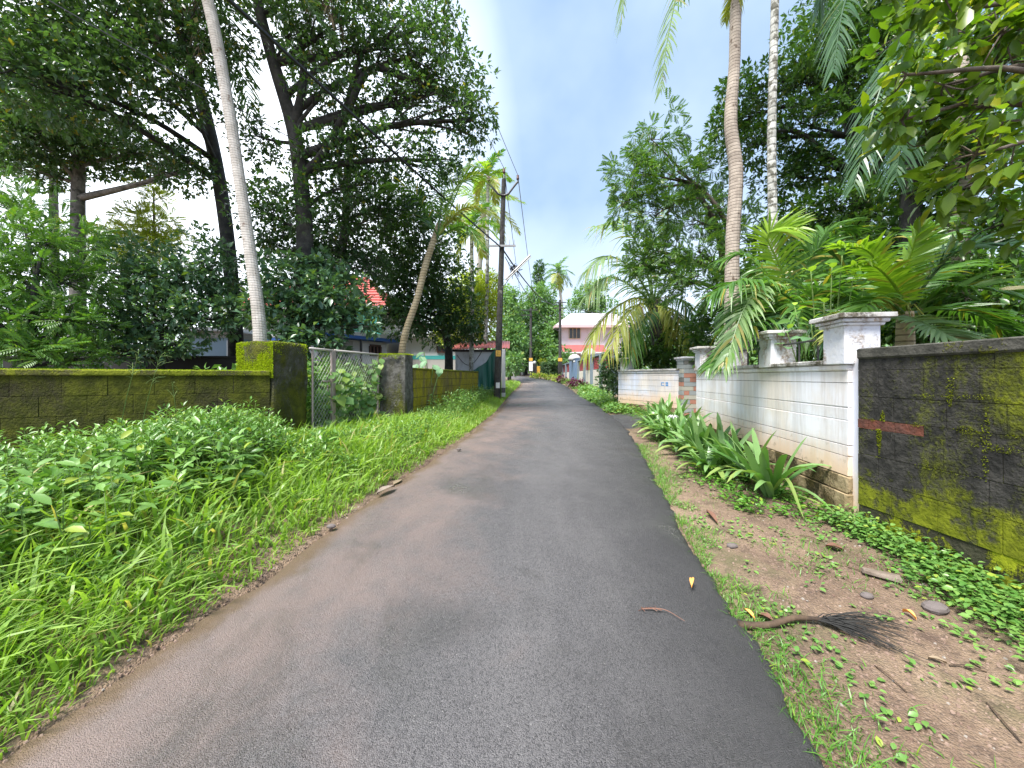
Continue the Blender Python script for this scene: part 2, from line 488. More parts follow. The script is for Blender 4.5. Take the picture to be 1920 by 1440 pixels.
# wet-worn asphalt: u = metres from the verge side, v = metres along
def asphalt():
    m, nt, bs, out = new_mat("asphalt")
    uvn = N(nt, "TexCoord"); sp = N(nt, "SeparateXYZ"); nt.links.new(uvn.outputs["UV"], sp.inputs[0])
    u = sp.outputs["X"]; v = coords(nt, kind="World")
    chip = N(nt, "TexVoronoi", Scale=210); nt.links.new(v, chip.inputs["Vector"])
    big = tex_noise(nt, v, .55, 6, .62, .6); midn = tex_noise(nt, v, 2.6, 7, .68, .3); fine = tex_noise(nt, v, 85, 4, .65)
    lng = tex_noise(nt, coords(nt, (1.6, .35, 1), "World", (4, 0, 0)), 1.3, 6, .65)
    c = mixc(nt, ramp(nt, big, .3, .7), (.074, .072, .077), (.118, .113, .118))
    c = mixc(nt, ramp(nt, lng, .40, .66, 0, .55), c, (.155, .148, .150))
    sc = N(nt, "SeparateColor"); nt.links.new(chip.outputs["Color"], sc.inputs[0])
    c = mixc(nt, math_(nt, 'MULTIPLY', sc.outputs[0], .70), c, (.175, .168, .170))
    c = mixc(nt, ramp(nt, sc.outputs[1], .6, .9, 0, .7), c, (.028, .028, .030))
    c = mixc(nt, math_(nt, 'MULTIPLY', math_(nt, 'GREATER_THAN', sc.outputs[2], .9965), .6), c, (.34, .33, .32))
    # worn patches washed to dust, and damp stains
    d = math_(nt, 'ADD', ramp(nt, u, .2, 2.3, .50, -.22), math_(nt, 'MULTIPLY', math_(nt, 'SUBTRACT', midn, .5), .9))
    d = math_(nt, 'ADD', d, math_(nt, 'MULTIPLY', math_(nt, 'SUBTRACT', big, .5), 1.5))
    d = math_(nt, 'MULTIPLY', ramp(nt, d, -.05, .75), .62)
    c = mixc(nt, d, c, (.262, .188, .160))
    w = tex_noise(nt, coords(nt, (1, .6, 1), "World", (9, 2, 0)), 1.1, 6, .65, .5)
    damp = ramp(nt, w, .54, .66)
    c = mixc(nt, math_(nt, 'MULTIPLY', damp, .22), c, (.050, .047, .047))
    # tar-dark strip along the ragged side
    c = mixc(nt, ramp(nt, math_(nt, 'ADD', u, math_(nt, 'MULTIPLY', midn, .8)), 2.2, 3.7, 0, .80), c, (.024, .024, .026))
    # hairline cracks
    wv = N(nt, "VectorMath"); wv.operation = 'ADD'
    wn_ = N(nt, "TexNoise", Scale=1.7, Detail=6, Roughness=.7); nt.links.new(v, wn_.inputs["Vector"])
    nt.links.new(v, wv.inputs[0]); nt.links.new(wn_.outputs["Color"], wv.inputs[1])
    ck = N(nt, "TexVoronoi", Scale=.55); ck.feature = 'DISTANCE_TO_EDGE'; nt.links.new(wv.outputs[0], ck.inputs["Vector"])
    ckf = math_(nt, 'MULTIPLY', ramp(nt, ck.outputs["Distance"], .006, .001), ramp(nt, lng, .60, .66))
    c = mixc(nt, math_(nt, 'MULTIPLY', ckf, .85), c, (.012, .011, .011))
    # ochre silt in the gutter
    g = ramp(nt, math_(nt, 'ADD', u, math_(nt, 'MULTIPLY', math_(nt, 'SUBTRACT', midn, .5), .45)), .20, .02)
    c = mixc(nt, math_(nt, 'MULTIPLY', g, .8), c, mixc(nt, fine, (.095, .058, .028), (.18, .120, .070)))
    nt.links.new(c, bs.inputs["Base Color"])
    nt.links.new(math_(nt, 'SUBTRACT', ramp(nt, midn, .3, .7, .44, .68), math_(nt, 'MULTIPLY', damp, .22)), bs.inputs["Roughness"])
    bs.inputs["Specular IOR Level"].default_value = .4
    h = math_(nt, 'ADD', math_(nt, 'MULTIPLY', chip.outputs["Distance"], -1.0), fine)
    h = math_(nt, 'SUBTRACT', h, math_(nt, 'MULTIPLY', ckf, 2.0))
    bump(nt, bs, h, .75, .012)
    return m
M['asphalt'] = asphalt()

def soil():
    m, nt, bs, out = new_mat("soil")
    v = coords(nt, kind="World")
    big = tex_noise(nt, v, .9, 5, .6); mid = tex_noise(nt, v, 5, 6, .65); fine = tex_noise(nt, v, 45, 4, .7)
    peb = N(nt, "TexVoronoi", Scale=90); nt.links.new(v, peb.inputs["Vector"])
    sc = N(nt, "SeparateColor"); nt.links.new(peb.outputs["Color"], sc.inputs[0])
    c = mixc(nt, ramp(nt, big, .35, .65), (.150, .098, .066), (.250, .178, .118))
    c = mixc(nt, ramp(nt, mid, .45, .72), c, (.105, .068, .048))
    c = mixc(nt, math_(nt, 'MULTIPLY', ramp(nt, sc.outputs[0], .7, .95), .4), c, (.29, .21, .16))
    c = mixc(nt, math_(nt, 'MULTIPLY', ramp(nt, sc.outputs[1], .7, .95), .5), c, (.06, .042, .034))
    mo = tex_noise(nt, coords(nt, kind="World", loc=(3, 8, 0)), 1.6, 6, .65)
    c = mixc(nt, ramp(nt, mo, .50, .68, 0, .7), c, (.085, .088, .034))
    nt.links.new(c, bs.inputs["Base Color"])
    bs.inputs["Roughness"].default_value = .92
    bump(nt, bs, math_(nt, 'ADD', fine, math_(nt, 'MULTIPLY', peb.outputs["Distance"], -.8)), .8, .02)
    return m
M['soil'] = soil()

M['moss_wall'] = moss_mat("mossy_left_masonry", (.022, .019, .011), (.045, .040, .024), (.046, .054, .005), (.105, .115, .009), .36, .2, 1.4, (.12, .105, .08), .66)
M['moss_joint'] = moss_mat("mossy_mortar", (.020, .018, .012), (.045, .042, .028), (.05, .06, .008), (.1, .11, .012), .5)
M['moss_cap'] = moss_mat("mossy_coping", (.06, .055, .03), (.10, .09, .05), (.13, .15, .012), (.24, .26, .02), .36, .14, 3)
M['moss_pillar'] = moss_mat("mossy_pillar", (.050, .046, .038), (.110, .104, .094), (.060, .066, .007), (.125, .130, .012), .37, .2, 2.6, (.30, .29, .27), .66, .035)
M['grey_pillar'] = moss_mat("grey_mossy_pillar", (.060, .058, .052), (.135, .13, .12), (.075, .080, .010), (.135, .145, .014), .50, .14, 2.2, (.33, .32, .31), .60, .03, .3)
M['yellow_wall'] = moss_mat("yellow_moss_block", (.130, .100, .040), (.200, .160, .075), (.270, .230, .012), (.400, .340, .018), .36, .2, 2.4, (.26, .23, .17), .68, .02, .4)
M['dark_wall'] = moss_mat("black_algae_block", (.018, .018, .017), (.048, .046, .042), (.105, .125, .006), (.210, .240, .012), .475, .15, 1.5, (.13, .125, .115), .64, .03, .42, foot=.75)
M['dark_wall_m'] = moss_mat("black_mossy_block", (.022, .022, .018), (.055, .052, .040), (.110, .125, .006), (.220, .245, .012), .43, .10, 2.4, (.15, .14, .12), .68, .025, .5)
M['dark_base'] = moss_mat("green_algae_footing", (.05, .05, .03), (.085, .08, .05), (.130, .152, .008), (.225, .250, .014), .28, .2, 2.6, (.2, .19, .16), .7, .02, .5)
M['dark_cap'] = moss_mat("dark_coping", (.040, .040, .034), (.085, .082, .070), (.120, .130, .010), (.23, .25, .016), .56, .07, 5, None, .6, .02)
M['dark_joint'] = moss_mat("mossy_joint", (.028, .026, .018), (.05, .05, .03), (.20, .24, .008), (.34, .38, .016), .50, .06, 3.2)
M['red_brick'] = moss_mat("red_brick", (.16, .055, .035), (.10, .045, .035), (.2, .23, .01), (.3, .33, .015), .60, .06, 6)

def white_wall_mat(name, z_mid, white=(.82, .82, .87), stain=.40):
    m, nt, bs, out = new_mat(name)
    v = coords(nt, kind="World"); st = tex_noise(nt, coords(nt, (3.1, 3.1, .32), "World", (0, 0, 0), (.6, .45, .7)), 1.6, 8, .7, .5)
    st2 = tex_noise(nt, coords(nt, (11, 11, .9), "World", (4, 4, 1), (.5, .7, .4)), 1.4, 7, .72, .8)
    big = tex_noise(nt, coords(nt, (1, 1, .8), "World", (2, 5, 5)), 1.5, 5, .6)
    mid = tex_noise(nt, v, 9, 6, .65)
    sp = N(nt, "SeparateXYZ"); g = N(nt, "NewGeometry"); nt.links.new(g.outputs["Position"], sp.inputs[0])
    z = sp.outputs["Z"]
    c = mixc(nt, ramp(nt, big, .38, .62), white, (.76, .70, .65))
    c = mixc(nt, math_(nt, 'MULTIPLY', ramp(nt, st, .42, .62), stain), c, (.47, .45, .45))
    c = mixc(nt, math_(nt, 'MULTIPLY', ramp(nt, st2, .46, .70), stain * .8), c, (.50, .41, .34))
    low = ramp(nt, math_(nt, 'ADD', z, math_(nt, 'MULTIPLY', math_(nt, 'SUBTRACT', st2, .5), .5)), z_mid + .36, z_mid - .05)
    c = mixc(nt, math_(nt, 'MULTIPLY', low, .75), c, (.72, .48, .29))
    c = mixc(nt, math_(nt, 'MULTIPLY', ramp(nt, mid, .56, .72), math_(nt, 'MULTIPLY', low, .9)), c, (.20, .125, .05))
    nt.links.new(c, bs.inputs["Base Color"])
    bs.inputs["Roughness"].default_value = .85
    bump(nt, bs, math_(nt, 'ADD', mid, st), .25, .012)
    return m
M['white'] = white_wall_mat("stained_white_plaster", .62)
M['white2'] = white_wall_mat("bluish_white_plaster", .80, (.64, .70, .86), .45)
M['white_post'] = white_wall_mat("white_post_plaster", .25, (.62, .65, .76), .25)
M['white_cap'] = moss_mat("weathered_capstone", (.40, .38, .35), (.56, .55, .54), (.10, .085, .06), (.22, .20, .16), .49, .12, 4, (.30, .2, .1), .67, .01, 1.0)
M['white_pier'] = moss_mat("weathered_pier", (.60, .62, .68), (.68, .68, .70), (.26, .16, .085), (.44, .33, .23), .49, .14, 3, (.34, .20, .07), .64, .008, .5)
M['plinth'] = moss_mat("stained_plinth", (.24, .18, .10), (.36, .28, .17), (.05, .042, .02), (.12, .09, .03), .46, .1, 4, (.5, .42, .3), .64, .02, .5)

M['concrete'] = moss_mat("pole_concrete", (.034, .034, .034), (.070, .068, .066), (.05, .048, .04), (.085, .08, .07), .5, .15, 3, (.20, .19, .175), .62, .01, .3)
M['metal_dk'] = paint_mat("dark_metal", (.035, .035, .037), .5, .3)
M['metal_grey'] = paint_mat("galvanised_metal", (.34, .34, .35), .45, .5, (.16, .11, .08), .3)
M['rust'] = paint_mat("rusty_gate_paint", (.36, .29, .27), .7, .8, (.17, .085, .05), 0, 9)
M['rail'] = paint_mat("gate_pipe", (.40, .37, .35), .55, .6, (.2, .13, .09), .1, 6)
M['wire'] = paint_mat("cable_black", (.012, .012, .013), .6, 0)
M['wire_thin'] = paint_mat("wire_grey", (.09, .09, .10), .5, 0)
M['mesh_wire'] = paint_mat("mesh_wire", (.40, .39, .36), .5, .5, (.2, .12, .08), .2, 12)
M['yellow_plate'] = paint_mat("yellow_plate", (.62, .36, .05), .5, .5, (.2, .12, .05), 0, 14)
M['white_paint'] = paint_mat("white_paint", (.70, .70, .70), .6, .45, (.3, .28, .25))
M['black_paint'] = paint_mat("black_paint", (.02, .02, .02), .6, .1)
M['red_sheet'] = paint_mat("red_roof_sheet", (.46, .13, .125), .5, .6, (.30, .20, .18), 0, 4)
M['red_tile'] = paint_mat("red_roof_tile", (.46, .10, .085), .7, .45, (.2, .06, .05), 0, 3)
M['shed_wall'] = paint_mat("shed_whitewash", (.66, .68, .74), .8, .7, (.22, .22, .23), 0, 3)
M['tarp'] = paint_mat("green_tarp", (.010, .085, .060), .45, .5, (.008, .04, .03), 0, 2)
M['net'] = paint_mat("teal_shade_net", (.012, .17, .14), .7, .6, (.008, .07, .06), 0, 1.5)
M['house_white'] = paint_mat("house_white", (.66, .66, .68), .7, .4, (.4, .39, .38))
M['house_grey'] = paint_mat("house_grey_wall", (.40, .39, .37), .8, .5, (.25, .24, .22))
M['blue_band'] = paint_mat("blue_band", (.045, .15, .50), .6, .3, (.05, .1, .25))
M['teal_band'] = paint_mat("teal_band", (.05, .36, .36), .6, .3, (.1, .25, .25))
M['pale_blue'] = paint_mat("pale_blue_wall", (.27, .37, .46), .75, .5, (.18, .2, .22))
M['glass_dk'] = paint_mat("window_dark", (.025, .027, .03), .15, 0)
M['frame_br'] = paint_mat("brown_frame", (.10, .045, .035), .5, .2)
M['frame_cr'] = paint_mat("cream_frame", (.55, .45, .27), .6, .2)
M['pink'] = paint_mat("pink_wall", (.68, .62, .64), .8, .35, (.45, .38, .38))
M['pink_dk'] = paint_mat("pink_fascia", (.58, .42, .43), .8, .25, (.4, .25, .25))
M['pink_roof'] = paint_mat("pale_pink_roof", (.50, .45, .48), .75, .25, (.5, .42, .42))
M['gate_blue'] = paint_mat("blue_gate_paint", (.13, .205, .34), .6, .25, (.1, .15, .22))
M['gate_grey'] = paint_mat("greyblue_post", (.15, .20, .245), .7, .3, (.1, .12, .14))
M['cream'] = paint_mat("cream_panel", (.58, .53, .47), .8, .45, (.40, .32, .24))
M['red_slat'] = paint_mat("red_slat", (.40, .045, .050), .5, .3, (.22, .03, .03))
M['tile_grey'] = paint_mat("grey_stone_tile", (.30, .33, .33), .7, .4, (.2, .21, .2), 0, 6)
M['tile_dark'] = paint_mat("dark_stone_tile", (.15, .15, .14), .7, .5, (.22, .2, .17), 0, 6)
M['tile_red'] = paint_mat("red_stone_tile", (.42, .20, .14), .7, .3, (.4, .2, .15), 0, 6)
M['tile_cream'] = paint_mat("cream_stone_tile", (.42, .41, .34), .7, .4, (.3, .28, .22), 0, 6)
M['stamp'] = paint_mat("blue_stencil", (.13, .32, .62), .8, .5, (.45, .52, .68), 0, 25)
M['wood'] = bark_mat("weathered_wood", (.13, .10, .075), (.27, .22, .18))
M['wood_dk'] = bark_mat("wet_stick", (.022, .015, .011), (.095, .062, .038))
M['stone'] = paint_mat("grey_stone", (.13, .11, .105), .9, .5, (.12, .09, .08), 0, 8)
M['gravel'] = leaf_mat("gravel_bits", (.08, .050, .038), (.20, .145, .115), (.28, .25, .22), .05, 0, .9, .2)
M['plaster_dk'] = paint_mat("near_black", (.016, .016, .015), .9, .4, (.03, .03, .025))  # even near-black tone, also on the fallen palm fibres
M['hedge'] = leaf_mat("hedge_leaf", (.020, .050, .020), (.055, .105, .040), None, 0, .25, .45)

# ------------------------------------------------------------------ terrain profile
_ry = np.array([-60, -8, -4, 0, 1.46, 3.42, 7.1, 12, 19, 30, 45, 60, 90, 500.])
_rz = np.array([-1.6, -.62, -.36, -.10, 0., .137, .344, .455, .58, .90, 1.50, 1.8, 2.0, 2.0])
_ys = np.linspace(-60, 500, 2801); _k = np.exp(-np.linspace(-2, 2, 13) ** 2); _k /= _k.sum()
_zs = np.convolve(np.pad(np.interp(_ys, _ry, _rz), 6, mode='edge'), _k, 'valid')
def road_z(Y): return np.interp(Y, _ys, _zs)
def smooth_table(y, x):
    t = np.interp(_ys, y, x); k = np.exp(-np.linspace(-2, 2, 9) ** 2); k /= k.sum()
    return np.convolve(np.pad(t, 4, mode='edge'), k, 'valid')
_xl = smooth_table([-12, 0, 1.456, 3.42, 7.1, 10.6, 15, 19, 25, 30, 37, 45, 60], [-4.4, -2.2, -1.92, -1.56, -.83, -.45, -.22, 0, .5, .75, .1, -2.0, -9])
_xr = smooth_table([-12, 0, 1.456, 3.42, 7.1, 9, 12, 17, 19, 25, 30, 37, 45, 60], [-1.2, .92, 1.18, 1.54, 2.28, 2.57, 2.95, 3.2, 3.3, 3.8, 4.0, 3.6, 2.0, -5.0])
def road_l(Y): return np.interp(Y, _ys, _xl)
def road_r(Y): return np.interp(Y, _ys, _xr)
def sstep(x): x = np.clip(x, 0, 1); return x * x * (3 - 2 * x)
def ground_z(X, Y):
    X = np.asarray(X, float); Y = np.asarray(Y, float)
    r = road_z(Y); dl = road_l(Y) - X; dr = X - road_r(Y)
    p = np.stack([X, Y, np.zeros_like(X)], -1)
    nz = noise(p, 1.7) * .018 + noise(p, .4, 3) * .02
    h = np.where(dl > 0, .030 + np.interp(Y, [0, 4.6, 6.2], [.26, .26, .13]) * sstep(dl / 1.7) + nz * sstep(dl / .5),
                 np.where(dr > 0, -.012 + .03 * sstep(dr / .5) + nz * sstep(dr / .4) + .2 * sstep((dr - 1.9) / .6), -.06))
    return r + h

def xgrid():
    return np.concatenate([[-400, -200, -100, -60, -40, -28, -20, -15, -12], np.arange(-10, -4, .4), np.arange(-4, 4.5, .075), np.arange(4.5, 10, .4), [11, 13, 16, 20, 30, 50, 100, 200, 400]])
def ygrid():
    return np.concatenate([[-300, -100, -40, -20, -12, -8, -5, -3, -2, -1], np.arange(-.5, 9, .085), np.arange(9, 22, .25), np.arange(22, 62, 1.), [65, 70, 80, 100, 140, 200, 400, 800]])
gx, gy = np.meshgrid(xgrid(), ygrid())
MB().grid(np.stack([gx, gy, ground_z(gx, gy)], -1)).build("ground", M['soil'], smooth=True)["kind"] = "structure"

# road
yy = np.concatenate([np.arange(-8, 0, .5), np.arange(0, 14, .04), np.arange(14, 30, .3), np.arange(30, 58, .8)])
uu = np.concatenate([[-.02, 0, .03], np.linspace(.08, .94, 22), [.965, .985, 1.0, 1.0]])
RP = np.zeros((len(yy), len(uu), 3)); RUV = np.zeros((len(yy), len(uu), 2))
pe = np.stack([yy * 0, yy, yy * 0], -1)
jl = noise(pe, 2.1, 1) * .05 + noise(pe, 7, 2) * .03
jr = noise(pe, 2.3, 5) * .035 + noise(pe, 8, 6) * .030 + noise(pe, 21, 7) * .022 + noise(pe, 47, 8) * .012
L_, R_ = road_l(yy) + jl, road_r(yy) + jr
for j, u in enumerate(uu):
    X = L_ + (R_ - L_) * min(max(u, -.02), 1)
    z = road_z(yy) + .032 + .035 * (1 - (2 * min(max(u, 0), 1) - 1) ** 2)
    if j == 0: z = z - .05
    if u > .96 and j < len(uu) - 1: z = z - (.004, .012, .022)[min(j - len(uu) + 4, 2)]
    if j == len(uu) - 1: X = X + .035; z = z - .09
    RP[:, j] = np.stack([X, yy, z], -1)
    RUV[:, j] = np.stack([X - L_, yy], -1)
RP[..., 2] += noise(RP, 2.2, 4) * .004
MB().grid(RP, RUV).build("road", M['asphalt'], smooth=True, uv=True)["kind"] = "structure"
# paved apron of the driveway beside the road
ay = np.linspace(8.1, 10.6, 14); av = np.linspace(0, 1, 10)
AP = np.zeros((14, 10, 3))
for i, y in enumerate(ay):
    x0 = road_r(y) - .06; x1 = x0 + .06 + 1.15 * math.sin(math.pi * (i + .8) / 15.5) + .05 * math.sin(i * 2.1)
    X = x0 + (x1 - x0) * av
    AP[i] = np.stack([X, np.full(10, y), ground_z(X, np.full(10, y)) + .028 - .05 * (av > .97)], -1)
AP[:, 0, 2] = road_z(ay) - .03; AP[0, :, 2] -= .04; AP[-1, :, 2] -= .04
apron_uv = np.stack([AP[..., 0] * 0 + 3.0, AP[..., 1]], -1)
MB().grid(AP, apron_uv).build("driveway", M['asphalt'], smooth=True, uv=True)["kind"] = "structure"

# ------------------------------------------------------------------ plants: generators
def frond_mesh(mb, ctrl, leaf_len, n=46, w=.035, droop=.35, vee=.25, start=.14, rach=.016, side0=None, seg=4, ang=(.55, 1.0), ragged=.15):
    P = spline(ctrl, max(n, 12)); k = len(P)
    T = unit(np.gradient(P, axis=0))
    s = np.cross(T[0], [0, 0, 1.0]) if side0 is None else np.array(side0, float)
    if np.linalg.norm(s) < .05: s = np.array([1.0, 0, 0])
    S = []
    for i in range(k):
        s = s - T[i] * s.dot(T[i]); s = s / (np.linalg.norm(s) + 1e-9); S.append(s.copy())
    S = np.array(S); U = np.cross(S, T)
    U = np.where((U[:, 2:3] < 0) & (abs(T[:, 2:3]) < .75), -U, U)
    t = np.linspace(0, 1, k)
    mb.tube(P, rach * (1.15 - t), 5)
    use = t >= start
    tt = (t[use] - start) / (1 - start)
    prof = np.sin(np.pi * np.clip(.14 + .80 * tt, 0, 1)) ** .6
    a = ang[0] + (ang[1] - ang[0]) * tt
    for sg in (-1, 1):
        m = use.sum()
        Lf = leaf_len * prof * RNG.uniform(1 - ragged, 1 + ragged * .6, m)
        aa = a + RNG.normal(0, .07, m)
        d = unit(sg * S[use] * np.cos(aa)[:, None] + T[use] * np.sin(aa)[:, None] + U[use] * (vee + RNG.normal(0, .08, m))[:, None])
        q = np.linspace(0, 1, seg + 1)
        base = P[use]
        dr = droop * RNG.uniform(.6, 1.4, m)
        C = base[:, None] + d[:, None] * (Lf[:, None, None] * q[None, :, None])
        C[..., 2] -= (dr[:, None] * Lf[:, None]) * q[None] ** 2
        wid = w * RNG.uniform(.8, 1.2, m)[:, None] * np.array([.45] + [1.0] * 1 + list(np.linspace(.9, .08, seg - 1)))[None]
        side = unit(np.cross(d, U[use] + RNG.normal(0, .35, (m, 3))))
        A = C + side[:, None] * wid[..., None] / 2; B = C - side[:, None] * wid[..., None] / 2
        V = np.stack([A, B], 2).reshape(-1, 3)
        b = (np.arange(m) * (seg + 1) * 2)[:, None] + (np.arange(seg) * 2)[None]
        f = np.stack([b, b + 1, b + 3, b + 2], -1).reshape(-1, 4)
        mb.add(V, [f])

def frond(parent, ctrl, leaf_len, mat, **kw):
    mb = MB(); frond_mesh(mb, ctrl, leaf_len, **kw)
    return mb.build("frond", mat, parent)

def trunk_part(parent, pts, rad, mat, n=12, name="trunk", steps=26, wob=.0, rings=0.0):
    P = spline(pts, steps)
    r = np.interp(np.linspace(0, 1, steps), np.linspace(0, 1, len(np.atleast_1d(rad))), np.atleast_1d(rad))
    if wob: P = P + np.stack([noise(P, .9, 2) * wob, noise(P, .9, 8) * wob, np.zeros(steps)], -1)
    if rings: r = r * (1 + rings * (np.arange(steps) % 2 - .5))
    o = MB().tube(P, r, n).build(name, mat, parent, smooth=not rings)
    return o, P, r

def base_on_ground(p): return np.array([p[0], p[1], float(ground_z(p[0], p[1])) - .08])

def tree(name, label, trunk_px, rad, bark, blobs, leaf, group=None, cat="tree", cov=2.3, L=.13, Wd=.055, per=9, cr=.10,
         tmpl=LEAF4, limbs=True, droop=.25, upb=1.0, spread=1.0, twig=14, forks=(), base=None, trunk_vis=True):
    """trunk_px: [(px,py,Y)...] from the ground up; blobs: [(px,py,rx,ry,Y,depth)...] foliage masses"""
    tp = [at(*p) for p in trunk_px]
    b = base_on_ground(tp[0]) if base is None else np.array(base, float)
    tp = [b] + [p for p in tp if p[2] > b[2] + .3]
    if len(tp) < 2: tp.append(b + [0, 0, 1.0])
    root = empty(name, b, label, cat, group)
    tr, TP, TR = trunk_part(root, tp, rad, bark, 10, wob=.03)
    for fk in forks:
        pts = [at(*p) for p in fk[0]]
        trunk_part(root, pts, fk[1], bark, 8, "branch", 14, .03)
    mb, tw = MB(), MB()
    cov = cov * 1.45
    for (px, py, rx, ry, Y, dep) in blobs:
        c = at(px, py, Y); R = np.array([rx * Y / F_PX, dep, ry * Y / F_PX])
        n = int(cov * math.pi * rx * ry / (.30 * L * Wd * (F_PX / Y) ** 2) / per * (1 if tmpl is not PINNATE else 1.1))
        n = max(3, n)
        d = unit(RNG.normal(0, 1, (n, 3))); rr = RNG.uniform(0, 1, (n, 1)) ** .42
        pts = c + d * rr * R * (1 + .22 * noise(d * 2.0 + c, 1.3))[:, None]
        if limbs:
            i0 = int(np.argmin(np.linalg.norm(TP - (c - [0, 0, R[2] * .8]), axis=1)))
            i0 = max(2, min(i0, len(TP) - 1))
            s = TP[i0]; mid = (s + c) / 2 + np.array([0, 0, .12 * np.linalg.norm(c - s)]) * RNG.uniform(-.5, 1)
            ln = spline([s, mid, c], 9); r0 = min(TR[i0] * .7, .03 + .018 * np.linalg.norm(c - s))
            MB().tube(ln, np.linspace(r0, r0 * .35, 9), 6).build("branch", bark, root, smooth=True)
            for q in RNG.choice(n, min(twig, n), replace=False):
                a = ln[RNG.integers(4, 9)]; e = pts[q]
                m2 = (a + e) / 2 + RNG.normal(0, .06, 3) * np.linalg.norm(e - a)
                tw.tube(spline([a, m2, e], 5), np.linspace(r0 * .28, .004, 5), 4, cap=False)
        cluster_leaves(mb, pts, unit((pts - c) / R + [0, 0, .3]), tmpl, per, L, Wd, cr, droop, spread, upb)
    if tw.n: tag(tw.build("twigs", bark, root, smooth=True), kind="stuff")
    tag(mb.build("crown", leaf, root, smooth=tmpl is not PINNATE), kind="stuff")
    return root

def palm_auto(root, c, n, Lf, leaf_len, mat, elo=-35, ehi=78, az0=0., azr=(0, 360), n_leaf=34, w=.04, droop=.4, seg=3, rach=.02, mats=None):
    for i in range(n):
        f = (i + .5) / n
        el = math.radians(ehi + (elo - ehi) * f + RNG.normal(0, 5))
        az = math.radians(azr[0] + (az0 + i * 137.5) % (azr[1] - azr[0]))
        d = np.array([math.sin(az), math.cos(az), 0.]); l = Lf * RNG.uniform(.85, 1.1)
        p1 = c + d * l * .45 * math.cos(el) + np.array([0, 0, l * .45 * math.sin(el)])
        e2 = el - math.radians(48 if el > 0 else 32)
        p2 = p1 + d * l * .55 * math.cos(e2) + np.array([0, 0, l * .55 * math.sin(e2)])
        mm = mat if mats is None else mats[min(int(f * len(mats)), len(mats) - 1)]
        frond(root, [c, p1, p2], leaf_len, mm, n=n_leaf, w=w, droop=droop, seg=seg, rach=rach)

def tufts(root, origin, eu, ev, n, size, normal, keep=None, name="moss", mat=None):
    """short moss tufts over a face"""
    u, v = RNG.uniform(0, 1, n), RNG.uniform(0, 1, n)
    p = origin + u[:, None] * eu + v[:, None] * ev
    if keep is not None:
        k = keep(u, v, p); p = p[k]
    m = len(p)
    d = unit(np.array(normal)[None] + RNG.normal(0, .55, (m, 3)) + [0, 0, .3])
    mb = MB(); s = size * RNG.uniform(.5, 1.4, m)
    mb.inst(LEAF4, p - d * s[:, None] * .3, basis(d, unit(RNG.normal(0, 1, (m, 3)))), np.stack([s * .55, s, s], 1))
    o = mb.build(name, mat or M['moss_tuft'], root); o["kind"] = "stuff"
    return o

# ------------------------------------------------------------------ masonry walls
BLOCK_CACHE = {}
def block_wall(name, label, p0, p1, z0, z1, thick, bl, bh, mats, joint, cap_mat, cap_h=.07, cap_over=.02, rows=None, gap=.005, rough=.003, group=None, cat="wall", tops=None):
    """rows of separate blocks on a recessed mortar body, coping on top; the outer face lies on p0-p1"""
    p0 = np.array(p0, float); p1 = np.array(p1, float)
    d = p1 - p0; ln = np.linalg.norm(d); d /= ln; a = math.atan2(d[1], d[0]); nrm = np.array([d[1], -d[0]])
    mid = (p0 + p1) / 2 - nrm * thick / 2
    root = empty(name, (p0[0], p0[1], z0), label, cat, group)
    top = z1 - cap_h
    MB().box((mid[0], mid[1], (z0 - .2 + top) / 2), (ln - .01, thick - .012, top - z0 + .2), a).build("mortar", joint, root)
    MB().box((mid[0], mid[1], z1 - cap_h / 2), (ln, thick + 2 * cap_over, cap_h), a, .012, .002).build("coping", cap_mat, root)
    if rows is None:
        nr = max(1, round((top - z0) / bh)); hs = [(top - z0) / nr] * nr
    else: hs = rows
    z = z0
    for r, h in enumerate(hs):
        brick = h < .09
        b_l = bl * (.62 if brick else 1.0)
        x = -(.5 * b_l if r % 2 else .12 * b_l)
        while x < ln - .02:
            l = b_l * RNG.uniform(.92, 1.08)
            xa, xb = max(x, 0.0), min(x + l, ln)
            if xb - xa > .05:
                key = (name, brick, int(RNG.integers(0, 5)))
                if key not in BLOCK_CACHE:
                    q = MB(); q.box((0, 0, 0), (1, 1, 1), 0, 0.0)
                    bm = MB(); hx = .5
                    v, f = cham(.5, .5, .5, .014)
                    v = v + RNG.normal(0, rough / h * 1.2, v.shape) * [.4, .15, .6]
                    bm.add(v, f); BLOCK_CACHE[key] = bm.mesh("brick" if brick else "block", None)
                    BLOCK_CACHE[key].materials.append(mats[0])
                o = bpy.data.objects.new("brick" if brick else "block", BLOCK_CACHE[key]); COL.objects.link(o)
                o.parent = root
                c = p0 + d * (xa + xb) / 2 - nrm * (thick / 2 + RNG.uniform(-.002, .002))
                o.location = Vector((c[0], c[1], z + h / 2)) - Vector(WO[root.name])
                o.scale = (xb - xa - gap, thick, h - gap)
                o.rotation_euler = (0, 0, a + RNG.normal(0, .004))
                mm = M['red_brick'] if (brick and xa < .42) else mats[int(RNG.integers(0, len(mats)))]
                o.material_slots[0].link = 'OBJECT'; o.material_slots[0].material = mm
            x += l
        z += h
    return root

